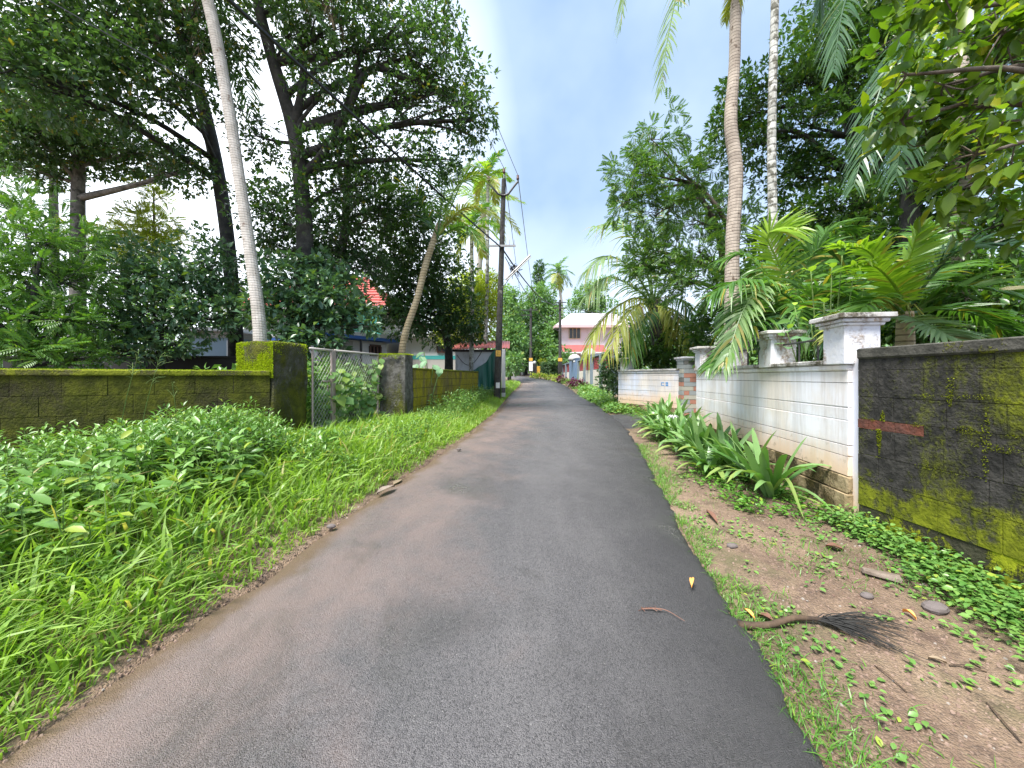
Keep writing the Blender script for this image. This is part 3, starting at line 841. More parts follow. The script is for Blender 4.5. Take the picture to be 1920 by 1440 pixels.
# mossy boundary wall beside the verge, near gate pillar
block_wall("boundary_wall", "long low moss-covered block wall behind the bushy weeds", (-9.0, 2.50), (-3.50, 5.40), .30, 1.585, .22, .42, .235,
           [M['moss_wall']], M['moss_joint'], M['moss_cap'], .075, .022, cat="wall", gap=.003, rough=.0015)
block_wall("boundary_wall", "yellow mossy block wall running from the grey gate pillar to the green tarp", (-2.20, 8.35), (-1.28, 14.2), .40, 1.70, .2, .40, .215,
           [M['yellow_wall']], M['moss_joint'], M['moss_cap'], .05, .02, cat="wall", gap=.009)
block_wall("boundary_wall", "tall black block wall with bright green moss in its joints", (3.15, 3.40), (3.36, -1.6), .34, 1.755, .2, .34, .24,
           [M['dark_wall']], M['dark_joint'], M['dark_cap'], .095, .02,
           rows=[.235, .23, .23, .085, .20, .235, .105 + .0], cat="wall", gap=.0025, rough=.0012)
dw = [o for o in bpy.data.objects if o.get("label") == "tall black block wall with bright green moss in its joints"][0]
fy = np.linspace(-1.6, 3.40, 60); ft = np.linspace(0, 1, 6)
FP = np.zeros((60, 6, 3))
for i, y in enumerate(fy):
    xw = 3.36 + (y + 1.6) / 5.0 * (3.15 - 3.36)
    bl_ = .022 + .02 * noise(np.array([y, 0, 0]), 1.5)
    FP[i] = np.stack([xw - bl_ * (1 - ft) ** 1.3 + .02, np.full(6, y), (road_z(y) - .06) + (.44 + .07 * noise(np.array([y, 2., 0]), 2) - road_z(y) + .06) * ft], -1)
FP = FP + RNG.normal(0, .005, FP.shape)
def jm(u, v, p): return (noise(p * [0, 1, .4], 2.3, 3) + .5 * noise(p, 17, 3) + 1.1 * abs(v - .5)) < .12
wl_ = np.array([3.15 - 3.36, 5.0, 0]); w0_ = np.array([3.36, -1.6, 0]) - np.array([.004, 0, 0])
for (z_, hh__, n__) in ((1.085, .075, 9000), (1.00, .06, 5200), (.78, .05, 3000), (1.33, .05, 3000)):
    tufts(dw, w0_ + [0, 0, z_], wl_, np.array([0, 0, hh__]), n__, .008, (-1, 0, 0), jm, mat=M['moss_soft'])
for (y_, z0_, z1_) in ((3.20, .82, 1.05), (3.17, 1.12, 1.36), (2.70, .75, 1.5), (2.50, .5, 1.3)):
    tufts(dw, w0_ + wl_ * ((y_ + 1.6) / 5.0) - [0, .02, 0] + [0, 0, z0_], np.array([0, .05, 0]), np.array([0, 0, z1_ - z0_]), 420, .011, (-1, 0, 0), lambda u, v, p: noise(p, 6, 5) + .4 * noise(p, 19, 5) + 1.2 * abs(u - .5) < .2, mat=M['moss_soft'])
MB().grid(FP).build("footing", M['dark_base'], dw, smooth=True)

# ------------------------------------------------------------------ banded white wall with capped piers
def banded_wall(name, label, p0, p1, levels, ground_lo, mat, thick=.2, piers=(), plinth=None, group=None, pier_h=.46):
    p0 = np.array(p0, float); p1 = np.array(p1, float)
    d = p1 - p0; ln = np.linalg.norm(d); d /= ln; a = math.atan2(d[1], d[0]); nrm = np.array([d[1], -d[0]])
    if nrm[0] > 0: nrm = -nrm
    mid = (p0 + p1) / 2 - nrm * thick / 2
    root = empty(name, (p0[0], p0[1], ground_lo), label, "wall", group)
    top = levels[0]
    MB().box((mid[0], mid[1], (ground_lo + top) / 2 - .1), (ln - .01, thick - .03, top - ground_lo + .15), a).build("core", M['plinth'], root)
    MB().box((*mid, top + .085), (ln, thick + .10, .05), a, .01, .002).build("coping", M['white_cap'], root)
    MB().box((*mid, top + .03), (ln, thick + .045, .06), a, .012).build("moulding", mat, root)
    for zt, zb in zip(levels[:-1], levels[1:]):
        MB().box((*(mid), (zt + zb) / 2), (ln, thick + RNG.uniform(-.003, .003), zt - zb - .005), a, .004, .0022).build("plaster_band", mat, root)
    if plinth:
        for zt, zb, ex in plinth:
            MB().box((*mid, (zt + zb) / 2), (ln, thick + ex, zt - zb - .008), a, .01, .004).build("plinth_course", M['plinth'], root)
    for t in piers:
        c = p0 + d * t - nrm * thick / 2
        pz = top + .11
        pr = MB().box((*c, pz + pier_h * .40 - .05), (.30, .30, pier_h * .8), a, .008, .002).build("pier", M['white_pier'], root)
        for (dz, s_, h_) in ((.0, .345, .03), (.03, .39, .035), (.065, .46, .045)):
            MB().box((*c, pz + pier_h * .8 - .06 + dz + h_ / 2), (s_, s_, h_ - .002), a, .006, .002).build("cap" if s_ > .4 else "cap_moulding", M['white_cap'] if s_ > .4 else M['white_pier'], pr)
    return root, d, a, nrm
wx = lambda Y: 2.63 + .149 * Y
ww, wd, wa, wnrm = banded_wall("garden_wall", "stained white banded garden wall topped by capped piers", (wx(3.50), 3.50), (wx(7.64), 7.64),
    [1.555, 1.44, 1.205, 1.085, .85, .745, .56], .0, M['white'], .2, [.12, 1.40, 2.66, 3.95], [(.56, .40, .015), (.40, .02, .05)])
MB().box((wx(3.42) + .085, 3.445, .80), (.21, .085, 1.84), wa + 1.5708 - 1.5708 + math.atan2(.149, 1) * 0, .008, .002).build("end_post", M['white_post'], ww)
# thin iron railing between the piers
for i, (ta, tb) in enumerate(((.27, 1.25), (1.55, 2.51), (2.81, 3.8))):
    pa = np.array([wx(3.5), 3.5]) + wd * ta - wnrm * .1; pb = np.array([wx(3.5), 3.5]) + wd * tb - wnrm * .1
    rl = MB().tube([(*pa, 1.90), (*pb, 1.90)], .012, 6).build("railing", M['metal_dk'], ww)
    for q in (.33, .67):
        pc = pa + (pb - pa) * q
        MB().tube([(*pc, 1.65), (*pc, 1.90)], .010, 6).build("baluster", M['metal_dk'], rl)
sw, sd, sa, snrm = banded_wall("garden_wall", "short bluish white banded wall across the driveway with a blue stencil", (3.40, 11.95), (4.42, 9.80),
    [1.60, 1.52, 1.40, 1.235, 1.09, .93, .78, .66], .35, M['white2'], .2, [.30], [(.66, .32, .0)], pier_h=.40)
# stencil mark: small blue squares
sc0 = np.array([4.42, 9.80]) - sd * .58 + snrm * .0055
for (du, dz, w_, h_) in ((.0, .015, .10, .02), (.0, -.06, .10, .02), (-.045, -.022, .02, .075), (.12, .0, .035, .04), (.165, .0, .04, .04), (.12, -.055, .035, .045), (.165, -.055, .04, .045), (.14, .03, .08, .012)):
    c = sc0 + sd * du
    MB().box((c[0], c[1], 1.315 + dz), (w_, .006, h_), sa).build("stencil_mark", M['stamp'], sw)
# stone-clad gate pillar
gp = empty("gate_pillar", (4.60, 9.72, .4), "gate pillar clad in grey and terracotta stone strips with a white cap", "gate pillar")
MB().box((4.60, 9.78, 1.15), (.36, .36, 1.62), 0).build("core", M['tile_dark'], gp)
MB().box((4.60, 9.78, 1.985), (.50, .50, .05), 0, .008).build("cap", M['white_pier'], gp)
MB().box((4.60, 9.78, 1.935), (.43, .43, .045), 0, .008).build("cap_moulding", M['white_pier'], gp)
tm = ['tile_dark', 'tile_grey', 'tile_grey', 'tile_red', 'tile_grey', 'tile_grey', 'tile_cream', 'tile_red', 'tile_cream', 'tile_grey', 'tile_cream', 'tile_grey', 'tile_red', 'tile_grey']
for r in range(14):
    z = 1.865 - r * .113
    cut = (.36, .24, .13, .36, .15)[r % 5]
    for x0, x1, k in ((0, cut, 0), (cut, .36, 1)):
        if x1 - x0 < .03: continue
        mm = M[tm[r]] if k == 0 else M[('tile_grey', 'tile_red', 'tile_grey', 'tile_cream', 'tile_red')[r % 5]]
        MB().box((4.42 + (x0 + x1) / 2, 9.59, z), (x1 - x0 - .006, .03 + RNG.uniform(0, .014), .105), 0, .004).build("stone_strip", mm, gp)
    MB().box((4.410, 9.78, z), (.028 + RNG.uniform(0, .01), .35, .105), 0, .004).build("stone_strip", M[tm[(r * 3 + 2) % 14]], gp)

# ------------------------------------------------------------------ mossy gate pillars and the wire gate
def mossy_block(root, c, size, rz, mat, amp=.02, name="pillar", nn=(12, 12, 22)):
    v, f = [], []
    hx, hy, hz = np.array(size) / 2
    mb = MB()
    def face(ax, sg):
        o = [0, 1, 2]; o.remove(ax); a_, b_ = o
        A, B = np.meshgrid(np.linspace(-1, 1, nn[a_]), np.linspace(-1, 1, nn[b_]), indexing='ij')
        P = np.zeros(A.shape + (3,)); P[..., a_] = A; P[..., b_] = B; P[..., ax] = sg
        q = P * np.array([hx, hy, hz]); rr = .05
        inner = np.clip(q, -np.array([hx, hy, hz]) + rr, np.array([hx, hy, hz]) - rr)
        dd = q - inner; ll = np.linalg.norm(dd, axis=-1, keepdims=True)
        q = inner + dd / np.maximum(ll, 1e-6) * np.minimum(ll, rr)
        q = q + (dd / np.maximum(ll, 1e-6)) * (noise(q + c, 5.0) * amp + noise(q + c, 14, 3) * amp * .4)[..., None]
        if sg * (1 if ax != 1 else -1) < 0: q = q[::-1]
        sh = q.shape
        mb.grid((rotz(q.reshape(-1, 3), rz) + c).reshape(sh))
    for ax in range(3):
        for sg in (-1, 1): face(ax, sg)
    return mb.build(name, mat, root, smooth=True)

gdir = np.array([.135, 1.0]); gdir /= np.linalg.norm(gdir); ga = math.atan2(gdir[1], gdir[0]) - math.pi / 2
p1 = empty("gate_pillar", (-3.66, 5.8, .4), "stout square gate pillar with thick lime moss beside the low wall", "gate pillar")
pa_ = -math.atan(.25); pe_u = np.array([math.cos(pa_), math.sin(pa_), 0]); pe_v = np.array([-math.sin(pa_), math.cos(pa_), 0])
pc_ = np.array([-3.45, 5.40, 1.2]) - pe_u * .345 + pe_v * .33
mossy_block(p1, pc_, (.69, .66, 1.62), pa_, M['moss_pillar'])
tufts(p1, pc_ - pe_u * .335 - pe_v * .325 + [0, 0, .28], pe_u * .67, np.array([0, 0, .52]), 8000, .022, tuple(-pe_v), lambda u, v, p: noise(p, 4.0, 2) > -.55 - .4 * v)
tufts(p1, pc_ - pe_u * .33 - pe_v * .31 + [0, 0, .805], pe_u * .66, pe_v * .62, 3000, .024, (0, 0, 1))
tufts(p1, pc_ + pe_u * .340 - pe_v * .31 - [0, 0, .1], pe_v * .62, np.array([0, 0, .9]), 3200, .018, tuple(pe_u), lambda u, v, p: (noise(p, 4.0, 6) > .35 - 1.0 * (v > .85)))
p2 = empty("gate_pillar", (-2.5, 8.15, .5), "grey mossy gate pillar overhung by the vine", "gate pillar")
mossy_block(p2, np.array([-2.52, 8.14, 1.16]), (.60, .46, 1.64), ga, M['grey_pillar'])
tufts(p2, np.array([-2.83, 7.92, 1.975]), np.array([.60, -.02, 0]), np.array([.04, .44, 0]), 2600, .028, (0, 0, 1))
tufts(p2, np.array([-2.82, 7.90, 1.74]), np.array([.58, -.06, 0]), np.array([0, 0, .24]), 1600, .022, (0, -1, 0), lambda u, v, p: v > .35 + .5 * noise(p, 6, 1))
# moss fringe on the copings
bw = [o for o in bpy.data.objects if o.get("label", "").startswith("long low moss")][0]
e_u = np.array([5.5, 2.9, 0]); nq = np.array([2.9, -5.5, 0]) / 6.218
tufts(bw, np.array([-9.0, 2.50, 1.583]) + nq * .022, e_u, -nq * .26, 9000, .016, (0, 0, 1))
tufts(bw, np.array([-9.0, 2.50, 1.518]) + nq * .020, e_u, np.array([0, 0, .06]), 3500, .014, nq, lambda u, v, p: noise(p, 2.5, 4) > -.1)

gate = empty("wire_gate", (-3.1, 6.3, .6), "rusty pipe-framed wire mesh gate between two mossy pillars", "gate")
G0, G1 = np.array([-3.26, 6.06]), np.array([-2.83, 7.92])
gl = np.linalg.norm(G1 - G0); gd = (G1 - G0) / gl
def gpt(s, z): p = G0 + gd * s; return np.array([p[0], p[1], z])
S_MID = .50
MB().tube([gpt(-.03, 1.955), gpt(S_MID, 1.955)], .020, 8).build("top_rail", M['rail'], gate, smooth=True)
MB().tube([gpt(S_MID + .05, 1.96), gpt(gl + .03, 1.965)], .020, 8).build("top_rail", M['rail'], gate, smooth=True)
MB().tube([gpt(.02, .66), gpt(S_MID, .66)], .018, 8).build("bottom_rail", M['rust'], gate, smooth=True)
MB().tube([gpt(S_MID + .05, .68), gpt(gl, .70)], .018, 8).build("bottom_rail", M['rust'], gate, smooth=True)
for s_ in (S_MID - .012, S_MID + .038):
    MB().box(gpt(s_, 1.30), (.042, .042, 1.34), math.atan2(gd[1], gd[0]), .004).build("post", M['rust'], gate)
MB().tube([gpt(.03, .64), gpt(.03, 1.955)], .016, 6).build("post", M['rust'], gate)
MB().tube([gpt(gl - .02, .68), gpt(gl - .02, 1.96)], .016, 6).build("post", M['rust'], gate)
MB().box(gpt(S_MID - .14, 1.42), (.17, .03, .03), math.atan2(gd[1], gd[0]), .004).build("latch", M['rust'], gate)
MB().tube([gpt(S_MID - .13, 1.41), gpt(S_MID - .12, 1.30), gpt(S_MID - .10, 1.22)], .010, 5).build("latch_pin", M['rust'], gate)
for (sa_, sb_) in ((.03, S_MID - .03), (S_MID + .06, gl - .03)):
    mb = MB(); z0_, z1_ = .68, 1.95; hh = z1_ - z0_; wdt = sb_ - sa_; stp = .075; sl = 1.35
    for sg in (-1, 1):
        o_ = -hh / sl
        while o_ < wdt:
            a0, a1 = max(o_, 0), min(o_ + hh / sl, wdt)
            if a1 - a0 > .01:
                za, zb = z0_ + (a0 - o_) * sl, z0_ + (a1 - o_) * sl
                sA, sB = (sa_ + a0, sa_ + a1) if sg > 0 else (sb_ - a0, sb_ - a1)
                mb.tube([gpt(sA, za), gpt(sB, zb)], .0026, 3, cap=False)
            o_ += stp
    tag(mb.build("wire_mesh", M['mesh_wire'], gate), kind="stuff")

# ------------------------------------------------------------------ buildings
def window(parent, c, w, h, rz, bars=2, frame=None, name="window"):
    """frame with dark panes, facing -Y before rotation"""
    fr = MB(); t = .06
    R = lambda q: rotz(np.array([q], float), rz)[0] + np.array(c, float)
    for (cx, cz, sx, sz) in ((0, h / 2, w, t), (0, -h / 2, w, t), (-w / 2, 0, t, h - t), (w / 2, 0, t, h - t)):
        fr.box(R((cx, -.03, cz)), (sx, .08, sz), rz)
    for b in range(bars):
        fr.box(R((-w / 2 + w * (b + 1) / (bars + 1), -.03, 0)), (t, .08, h - t), rz)
    o = fr.build(name, frame or M['frame_br'], parent)
    MB().box(R((0, .005, 0)), (w - .02, .03, h - .02), rz).build("pane", M['glass_dk'], o)
    return o

def obox(mb, p0, p1, depth, z0, z1, side=1):
    """box whose front face runs p0-p1, going back by depth"""
    p0 = np.array(p0, float); p1 = np.array(p1, float); d = p1 - p0; l = np.linalg.norm(d); d /= l
    nr = np.array([-d[1], d[0]]) * side
    c = (p0 + p1) / 2 + nr * depth / 2
    mb.box((c[0], c[1], (z0 + z1) / 2), (l, depth, z1 - z0), math.atan2(d[1], d[0]))
    return mb

def tiled_roof(parent, eave, ridge, mat, rows=9, name="roof"):
    """sloping quads with stepped courses; eave and ridge are pairs of points"""
    e0, e1 = [np.array(p, float) for p in eave]; r0, r1 = [np.array(p, float) for p in ridge]
    mb = MB()
    for k in range(rows):
        t0, t1 = k / rows, (k + 1) / rows
        a, b = e0 + (r0 - e0) * t0, e1 + (r1 - e1) * t0
        c, d = e1 + (r1 - e1) * t1, e0 + (r0 - e0) * t1
        n = unit(np.cross(b - a, d - a)); n = n if n[2] > 0 else -n
        up = n * .05
        mb.add([a + up, b + up, c, d, a, b], [np.array([[0, 1, 2, 3], [4, 5, 1, 0]])])
    return mb.build(name, mat, parent)

# red-tiled house behind the trees
hs = empty("house", (-9.7, 18, .8), "large house with red tiled roof half hidden behind the dark trees", "house")
obox(MB(), (-13.2, 18.4), (-6.6, 18.4), 7, .6, 4.9).build("wall", M['house_grey'], hs)
E = [(-13.9, 17.8, 4.85), (-5.95, 17.8, 4.85), (-5.95, 26, 4.85), (-13.9, 26, 4.85)]; Rg = [(-11.2, 22, 7.4), (-8.6, 22, 7.4)]
tiled_roof(hs, (E[0], E[1]), (Rg[0], Rg[1]), M['red_tile'], 12)
tiled_roof(hs, (E[1], E[2]), (Rg[1], Rg[1]), M['red_tile'], 12)
tiled_roof(hs, (E[3], E[0]), (Rg[0], Rg[0]), M['red_tile'], 12)
tiled_roof(hs, (E[2], E[3]), (Rg[1], Rg[0]), M['red_tile'], 12)
MB().box((-9.9, 17.78, 4.78), (8.0, .06, .16)).build("fascia", M['white_paint'], hs)
for x in (-11.6, -9.4, -7.6): window(hs, (x, 18.38, 2.6), 1.1, 1.2, 0, 2)
net = empty("shade_net", (-8.2, 17.5, 3.0), "teal shade net hung beneath the red roof eave", "shade net")
nx_, nz_ = np.meshgrid(np.linspace(-10.4, -6.1, 40), np.linspace(4.7, 3.0, 10))
NP = np.stack([nx_, 17.55 - .10 * np.sin(nx_ * 3.1) - .25 * (4.7 - nz_) / 1.7, nz_ - .12 * np.sin(nx_ * 2.2) ** 2 * (4.7 - nz_)], -1)
MB().grid(NP).build("net_sheet", M['net'], net, smooth=True)
MB().tube([(-10.4, 17.5, 4.72), (-6.1, 17.5, 4.72)], .02, 6).build("net_rail", M['metal_dk'], net)

# white house with blue band
hb = empty("house", (-5.0, 12.8, .7), "low white house with a flat roof and a blue band over one small window", "house")
q0, q1 = np.array([-5.95, 11.5]), np.array([-4.55, 13.55]); dq = (q1 - q0) / np.linalg.norm(q1 - q0); aq = math.atan2(dq[1], dq[0])
obox(MB(), q0, q1, 3.2, .5, 2.72).build("wall", M['house_white'], hb)
nq2 = np.array([dq[1], -dq[0]])
obox(MB(), q0 + nq2 * .45 - dq * .25, q1 + nq2 * .45 + dq * .25, 4.0, 2.83, 2.95).build("roof_slab", M['house_white'], hb)
obox(MB(), q0 + nq2 * .44 - dq * .24, q1 + nq2 * .44 + dq * .24, 3.98, 2.725, 2.828).build("blue_fascia", M['blue_band'], hb)
wc = q0 + dq * (np.linalg.norm(q1 - q0) * .80)
window(hb, (wc[0], wc[1], 2.42), .42, .34, aq, 2, M['frame_br'])
wc = q0 + dq * (np.linalg.norm(q1 - q0) * .30)
dr_ = MB().box((wc[0] + nq2[0] * .01, wc[1] + nq2[1] * .01, 1.7), (.75, .06, 1.95), aq).build("door", M['house_grey'], hb)
MB().box((wc[0] + dq[0] * .3 + nq2[0] * .06, wc[1] + dq[1] * .3 + nq2[1] * .06, 1.65), (.04, .05, .12), aq).build("handle", M['metal_dk'], dr_)
MB().tube([(q1[0] + nq2[0] * .4 - dq[0] * 1.3, q1[1] + nq2[1] * .4 - dq[1] * 1.3, .6), (q1[0] + nq2[0] * .4 - dq[0] * 1.3, q1[1] + nq2[1] * .4 - dq[1] * 1.3, 2.72)], .04, 6).build("porch_post", M['metal_dk'], hb)

# white and teal building
ht = empty("house", (-4.2, 20, .9), "distant white building with a teal stripe along its foot", "house")
obox(MB(), (-5.9, 20), (-2.75, 20), 4, 1.2, 3.6).build("wall", M['house_white'], ht)
MB().box((-4.3, 19.97, 2.52), (3.2, .06, .2)).build("stripe", M['teal_band'], ht)
obox(MB(), (-6.2, 19.5), (-2.5, 19.5), 5, 3.6, 3.75).build("roof_slab", M['house_grey'], ht)
obox(MB(), (-5.95, 19.95), (-2.7, 19.95), 4.1, .6, 2.42).build("plinth", M['house_grey'], ht)
window(ht, (-3.75, 19.98, 3.05), .5, .5, 0, 1)

# pale blue outbuilding and near-black garden wall
hp = empty("outbuilding", (-10.5, 13, .8), "pale blue outbuilding glimpsed under the bush behind the blackened wall", "building")
obox(MB(), (-11.25, 13), (-9.75, 13), 3, .6, 2.85).build("wall", M['pale_blue'], hp)
obox(MB(), (-11.6, 12.6), (-9.5, 12.6), 3.6, 3.05, 3.17).build("roof_slab", M['house_white'], hp)
obox(MB(), (-11.3, 12.9), (-9.7, 12.9), 3, 2.85, 3.05).build("beam", M['house_grey'], hp)
MB().box((-9.82, 12.97, 2.3), (.14, .08, .9)).build("door_jamb", M['white_paint'], hp)
gw = empty("old_wall", (-8, 8.6, .7), "blackened garden wall in the shade behind the mossy low wall", "wall")
obox(MB(), (-12, 8.8), (-5.6, 8.8), .2, .4, 1.93).build("wall_body", M['plaster_dk'], gw)  # plain near-black wall along the dark strip behind the mossy wall
obox(MB(), (-12, 8.77), (-5.58, 8.77), .26, 1.932, 1.985).build("coping", M['plaster_dk'], gw)

# tin-roofed shed by the pole
sh = empty("shed", (-1.4, 16.2, .7), "small whitewashed shed with a red corrugated sheet roof", "shed")
obox(MB(), (-2.42, 15.95), (-.62, 15.95), 1.7, .5, 2.60).build("wall", M['shed_wall'], sh)
xs = np.linspace(-2.72, -.10, 132); ys_ = np.linspace(15.72, 17.9, 6)
XX, YY = np.meshgrid(xs, ys_)
ZZ = 2.68 + (YY - 15.72) * .235 + .022 * np.sin(XX * 2 * math.pi / .125) - .03 * np.sin(XX * 2.0)
q = MB(); q.grid(np.stack([XX, YY, ZZ], -1)); q.grid(np.stack([XX, YY, ZZ - .012], -1)[:, ::-1]); q.build("roof", M['red_sheet'], sh, smooth=True)
MB().box((-1.4, 15.86, 2.60), (2.3, .06, .09)).build("purlin", M['black_paint'], sh)
MB().box((-.36, 15.7, 1.65), (.16, .14, 2.0), 0, .01).build("post", M['white_paint'], sh)
cp = [(-2.35 + .12 * i, 15.90, 2.42 - .95 * math.sin(math.pi * (i / 9.0)) * .55 + .02 * i) for i in range(10)]
tag(MB().tube(spline(cp, 24), .012, 5).build("cable", M['wire'], origin=(-1.8, 15.9, 2.0)), "drooping black cable looped on the shed wall", "cable")
tp0, tp1 = at(930, 652, 15.25), at(886, 694, 14.55)
tb0, tb1 = at(931, 730, 15.1), at(898, 730, 14.3)
uu_, vv_ = np.meshgrid(np.linspace(0, 1, 34), np.linspace(0, 1, 16))
TPg = (1 - vv_)[..., None] * ((1 - uu_)[..., None] * tp1 + uu_[..., None] * tp0) + vv_[..., None] * ((1 - uu_)[..., None] * tb1 + uu_[..., None] * tb0)
TPg[..., 2] -= .16 * np.sin(np.pi * uu_) * (1 - vv_)
TPg[..., 1] -= .09 * np.sin(uu_ * 17 + vv_ * 2) * (.3 + .7 * vv_)
TPg[..., 0] += .03 * np.sin(uu_ * 13 + 1)
tag(MB().grid(TPg).build("tarpaulin", M['tarp'], smooth=True, origin=tb1), "dark green tarpaulin sheet draped between shed and pole", "tarpaulin")

# pink two-storey house
ph = empty("house", (9, 46, 1.6), "pink two-storey house with pale sloping roof at the bend", "house")
obox(MB(), (5.95, 45), (14.5, 45), 9, 1.2, 7.45).build("wall", M['pink'], ph)
tiled_roof(ph, ((5.1, 44.1, 7.55), (15.3, 44.1, 7.55)), ((7.6, 48.5, 9.7), (13, 48.5, 9.7)), M['pink_roof'], 3)
tiled_roof(ph, ((5.1, 55, 7.55), (5.1, 44.1, 7.55)), ((7.6, 51, 9.7), (7.6, 48.5, 9.7)), M['pink_roof'], 3)
MB().box((10.2, 44.08, 7.43), (10.2, .1, .26)).build("fascia", M['pink_dk'], ph)
MB().box((5.08, 49.5, 7.43), (.1, 10.7, .26)).build("fascia", M['pink_dk'], ph)
MB().box((10.2, 49.5, 7.42), (10.0, 10.6, .06)).build("soffit", M['pink'], ph)
window(ph, (7.55, 44.97, 6.7), 1.35, 1.25, 0, 2, M['frame_cr'])
window(ph, (5.93, 49.5, 6.4), 1.3, 1.3, math.radians(-90), 1, M['frame_br'])
tiled_roof(ph, ((5.9, 43.2, 4.35), (11, 43.2, 4.35)), ((5.9, 44.95, 5.3), (11, 44.95, 5.3)), M['red_sheet'], 6, "porch_roof")
MB().box((8.45, 43.18, 4.27), (5.15, .08, .14)).build("gutter", M['white_paint'], ph)
window(ph, (9.2, 44.97, 3.1), 1.2, 1.3, 0, 2, M['frame_br'])

# blue, cream and red compound wall by the bend
cw = empty("compound_wall", (5.2, 24, .8), "blue and cream compound wall with red slatted openings", "wall")
lx = lambda y: 5.2 + .0235 * (y - 24)
def seg(y0, y1, z0, z1, th, nm, mat, off=0.0, par=None):
    o = MB(); obox(o, (lx(y0) + off, y0), (lx(y1) + off, y1), th, z0, z1, -1)
    return o.build(nm, mat, par or cw)
gz = lambda y: float(ground_z(lx(y), y)) - .2
bays = [(41.2, 37.9), (37.9, 34.6), (30.0, 26.9), (26.9, 24.2), (24.2, 21.4), (21.4, 18.6)]
for (ya, yb) in bays:
    zt = 2.72; zm = 1.93
    seg(yb + .12, ya - .12, gz(yb), zm, .14, "panel", M['cream'], .02)
    for k in range(7):
        z = zm + .05 + k * .10
        seg(yb + .14, ya - .14, z, z + .075, .05, "slat", M['red_slat'], .06 + .01 * (k % 2))
    seg(yb + .12, ya - .12, zm, zt, .05, "backing", M['frame_br'], .16)
for y in (41.2, 37.9, 34.7, 29.9, 26.9, 24.2, 21.4, 18.6):
    o = MB(); o.box((lx(y), y, (gz(y) + 2.74) / 2), (.26, .24, 2.74 - gz(y)), 0, .01); o.build("post", M['gate_grey'], cw)
seg(29.8, 41.3, 2.742, 2.83, .34, "coping", M['gate_grey'], -.08); seg(18.5, 29.78, 2.742, 2.85, .34, "coping", M['gate_grey'], -.08)
bp = seg(30.15, 34.45, gz(30), 2.95, .36, "blue_pillar", M['gate_blue'], -.16)
seg(30.1, 34.5, 2.952, 3.02, .44, "pillar_cap", M['gate_grey'], -.20, bp)
for y in (32.2, 25.5):
    o = MB(); a_ = np.linspace(0, math.pi / 2, 6)
    o.tube([(lx(y), y, 2.9 + .55 * math.sin(t)) for t in a_], [.55 * math.cos(t) + .01 for t in a_], 12); o.build("finial", M['house_grey'], cw, smooth=True)
MB().box((lx(31.2) - .17, 31.2, 2.78), (.02, .9, .14)).build("name_plate", M['white_paint'], cw)
# low entrance wall and posts at the far end of the lane
fw = empty("entrance_wall", (1.0, 52, 1.6), "low white entrance wall with a dark gate under trees at the lane end", "wall")
obox(MB(), (-.6, 52), (.35, 52), .25, 1.4, 3.6).build("wall_panel", M['house_white'], fw)
obox(MB(), (1.25, 51), (2.2, 51), .25, 1.4, 3.6).build("wall_panel", M['house_white'], fw)
obox(MB(), (.4, 51.6), (1.2, 51.4), .06, 1.6, 3.4).build("gate_leaf", M['metal_dk'], fw)
MB().tube([(-.8, 51.8, 3.85), (2.4, 50.8, 3.85)], .05, 6).build("lintel", M['metal_grey'], fw)
po = empty("gate_post", (2.75, 45, 1.5), "dark gate post carrying a round white lamp beside an ochre pier", "gate post")
MB().box((2.75, 45, 2.2), (.5, .4, 1.6), 0, .02).build("post", M['concrete'], po)
MB().box((3.2, 44.9, 2.1), (.42, .36, 1.25), 0, .02).build("ochre_pier", M['yellow_plate'], po)
a_ = np.linspace(-math.pi / 2, math.pi / 2, 9)
MB().tube([(2.72, 45, 3.18 + .2 * math.sin(t)) for t in a_], [.2 * math.cos(t) + .004 for t in a_], 12).build("globe", M['white_paint'], po, smooth=True)

# ------------------------------------------------------------------ utility poles and cables
pole = empty("utility_pole", (-.60, 15, .6), "dark concrete utility pole with V-shaped arms and a yellow plate", "utility pole")
PT = lambda z: np.array([-.60 + (z - .6) * (.28 / 9.05), 15.0, z])
o = MB(); o.tube([PT(.2), PT(2.9), PT(2.95), PT(9.42)], [.145, .132, .125, .088], 8); o.build("shaft", M['concrete'], pole, smooth=False)
for z in (2.98, 5.0, 6.75, 8.75): MB().tube([PT(z - .03), PT(z + .03)], .128 - .004 * z + .012, 10).build("clamp", M['metal_dk'], pole)
def insulator(c, par):
    o = MB(); z = c[2]
    o.tube([(c[0], c[1], z + h) for h in (0, .06, .07, .11, .12, .16, .17, .22, .24)], [.018, .02, .06, .06, .03, .06, .03, .055, .02], 10)
    return o.build("insulator", M['frame_br'], par, smooth=True)
top_z = 8.72
c0 = PT(top_z); ends = []
for sg, dx, dz in ((-1, .58, .48), (1, .58, .55)):
    pts = [c0 + [sg * .02, -.1, 0], c0 + [sg * .20, -.1, .06], c0 + [sg * dx * .8, -.1, dz * .75], c0 + [sg * dx, -.1, dz]]
    arm = MB().tube(pts, .042, 6).build("arm", M['metal_dk'], pole); ends.append(pts[-1]); insulator(pts[-1] + [0, 0, .03], arm)
MB().tube([PT(9.40), PT(9.62)], .02, 6).build("pin", M['metal_grey'], pole); ins_top = PT(9.62); insulator(ins_top, pole)
ca = PT(6.70)
arm = MB().box(ca + [0, -.15, 0], (1.12, .05, .075), 0).build("crossarm", M['metal_grey'], pole)
for dx in (-.50, -.22, .32, .5):
    MB().tube([ca + [dx, -.15, .03], ca + [dx, -.15, .24]], .012, 6).build("pin", M['metal_grey'], arm)
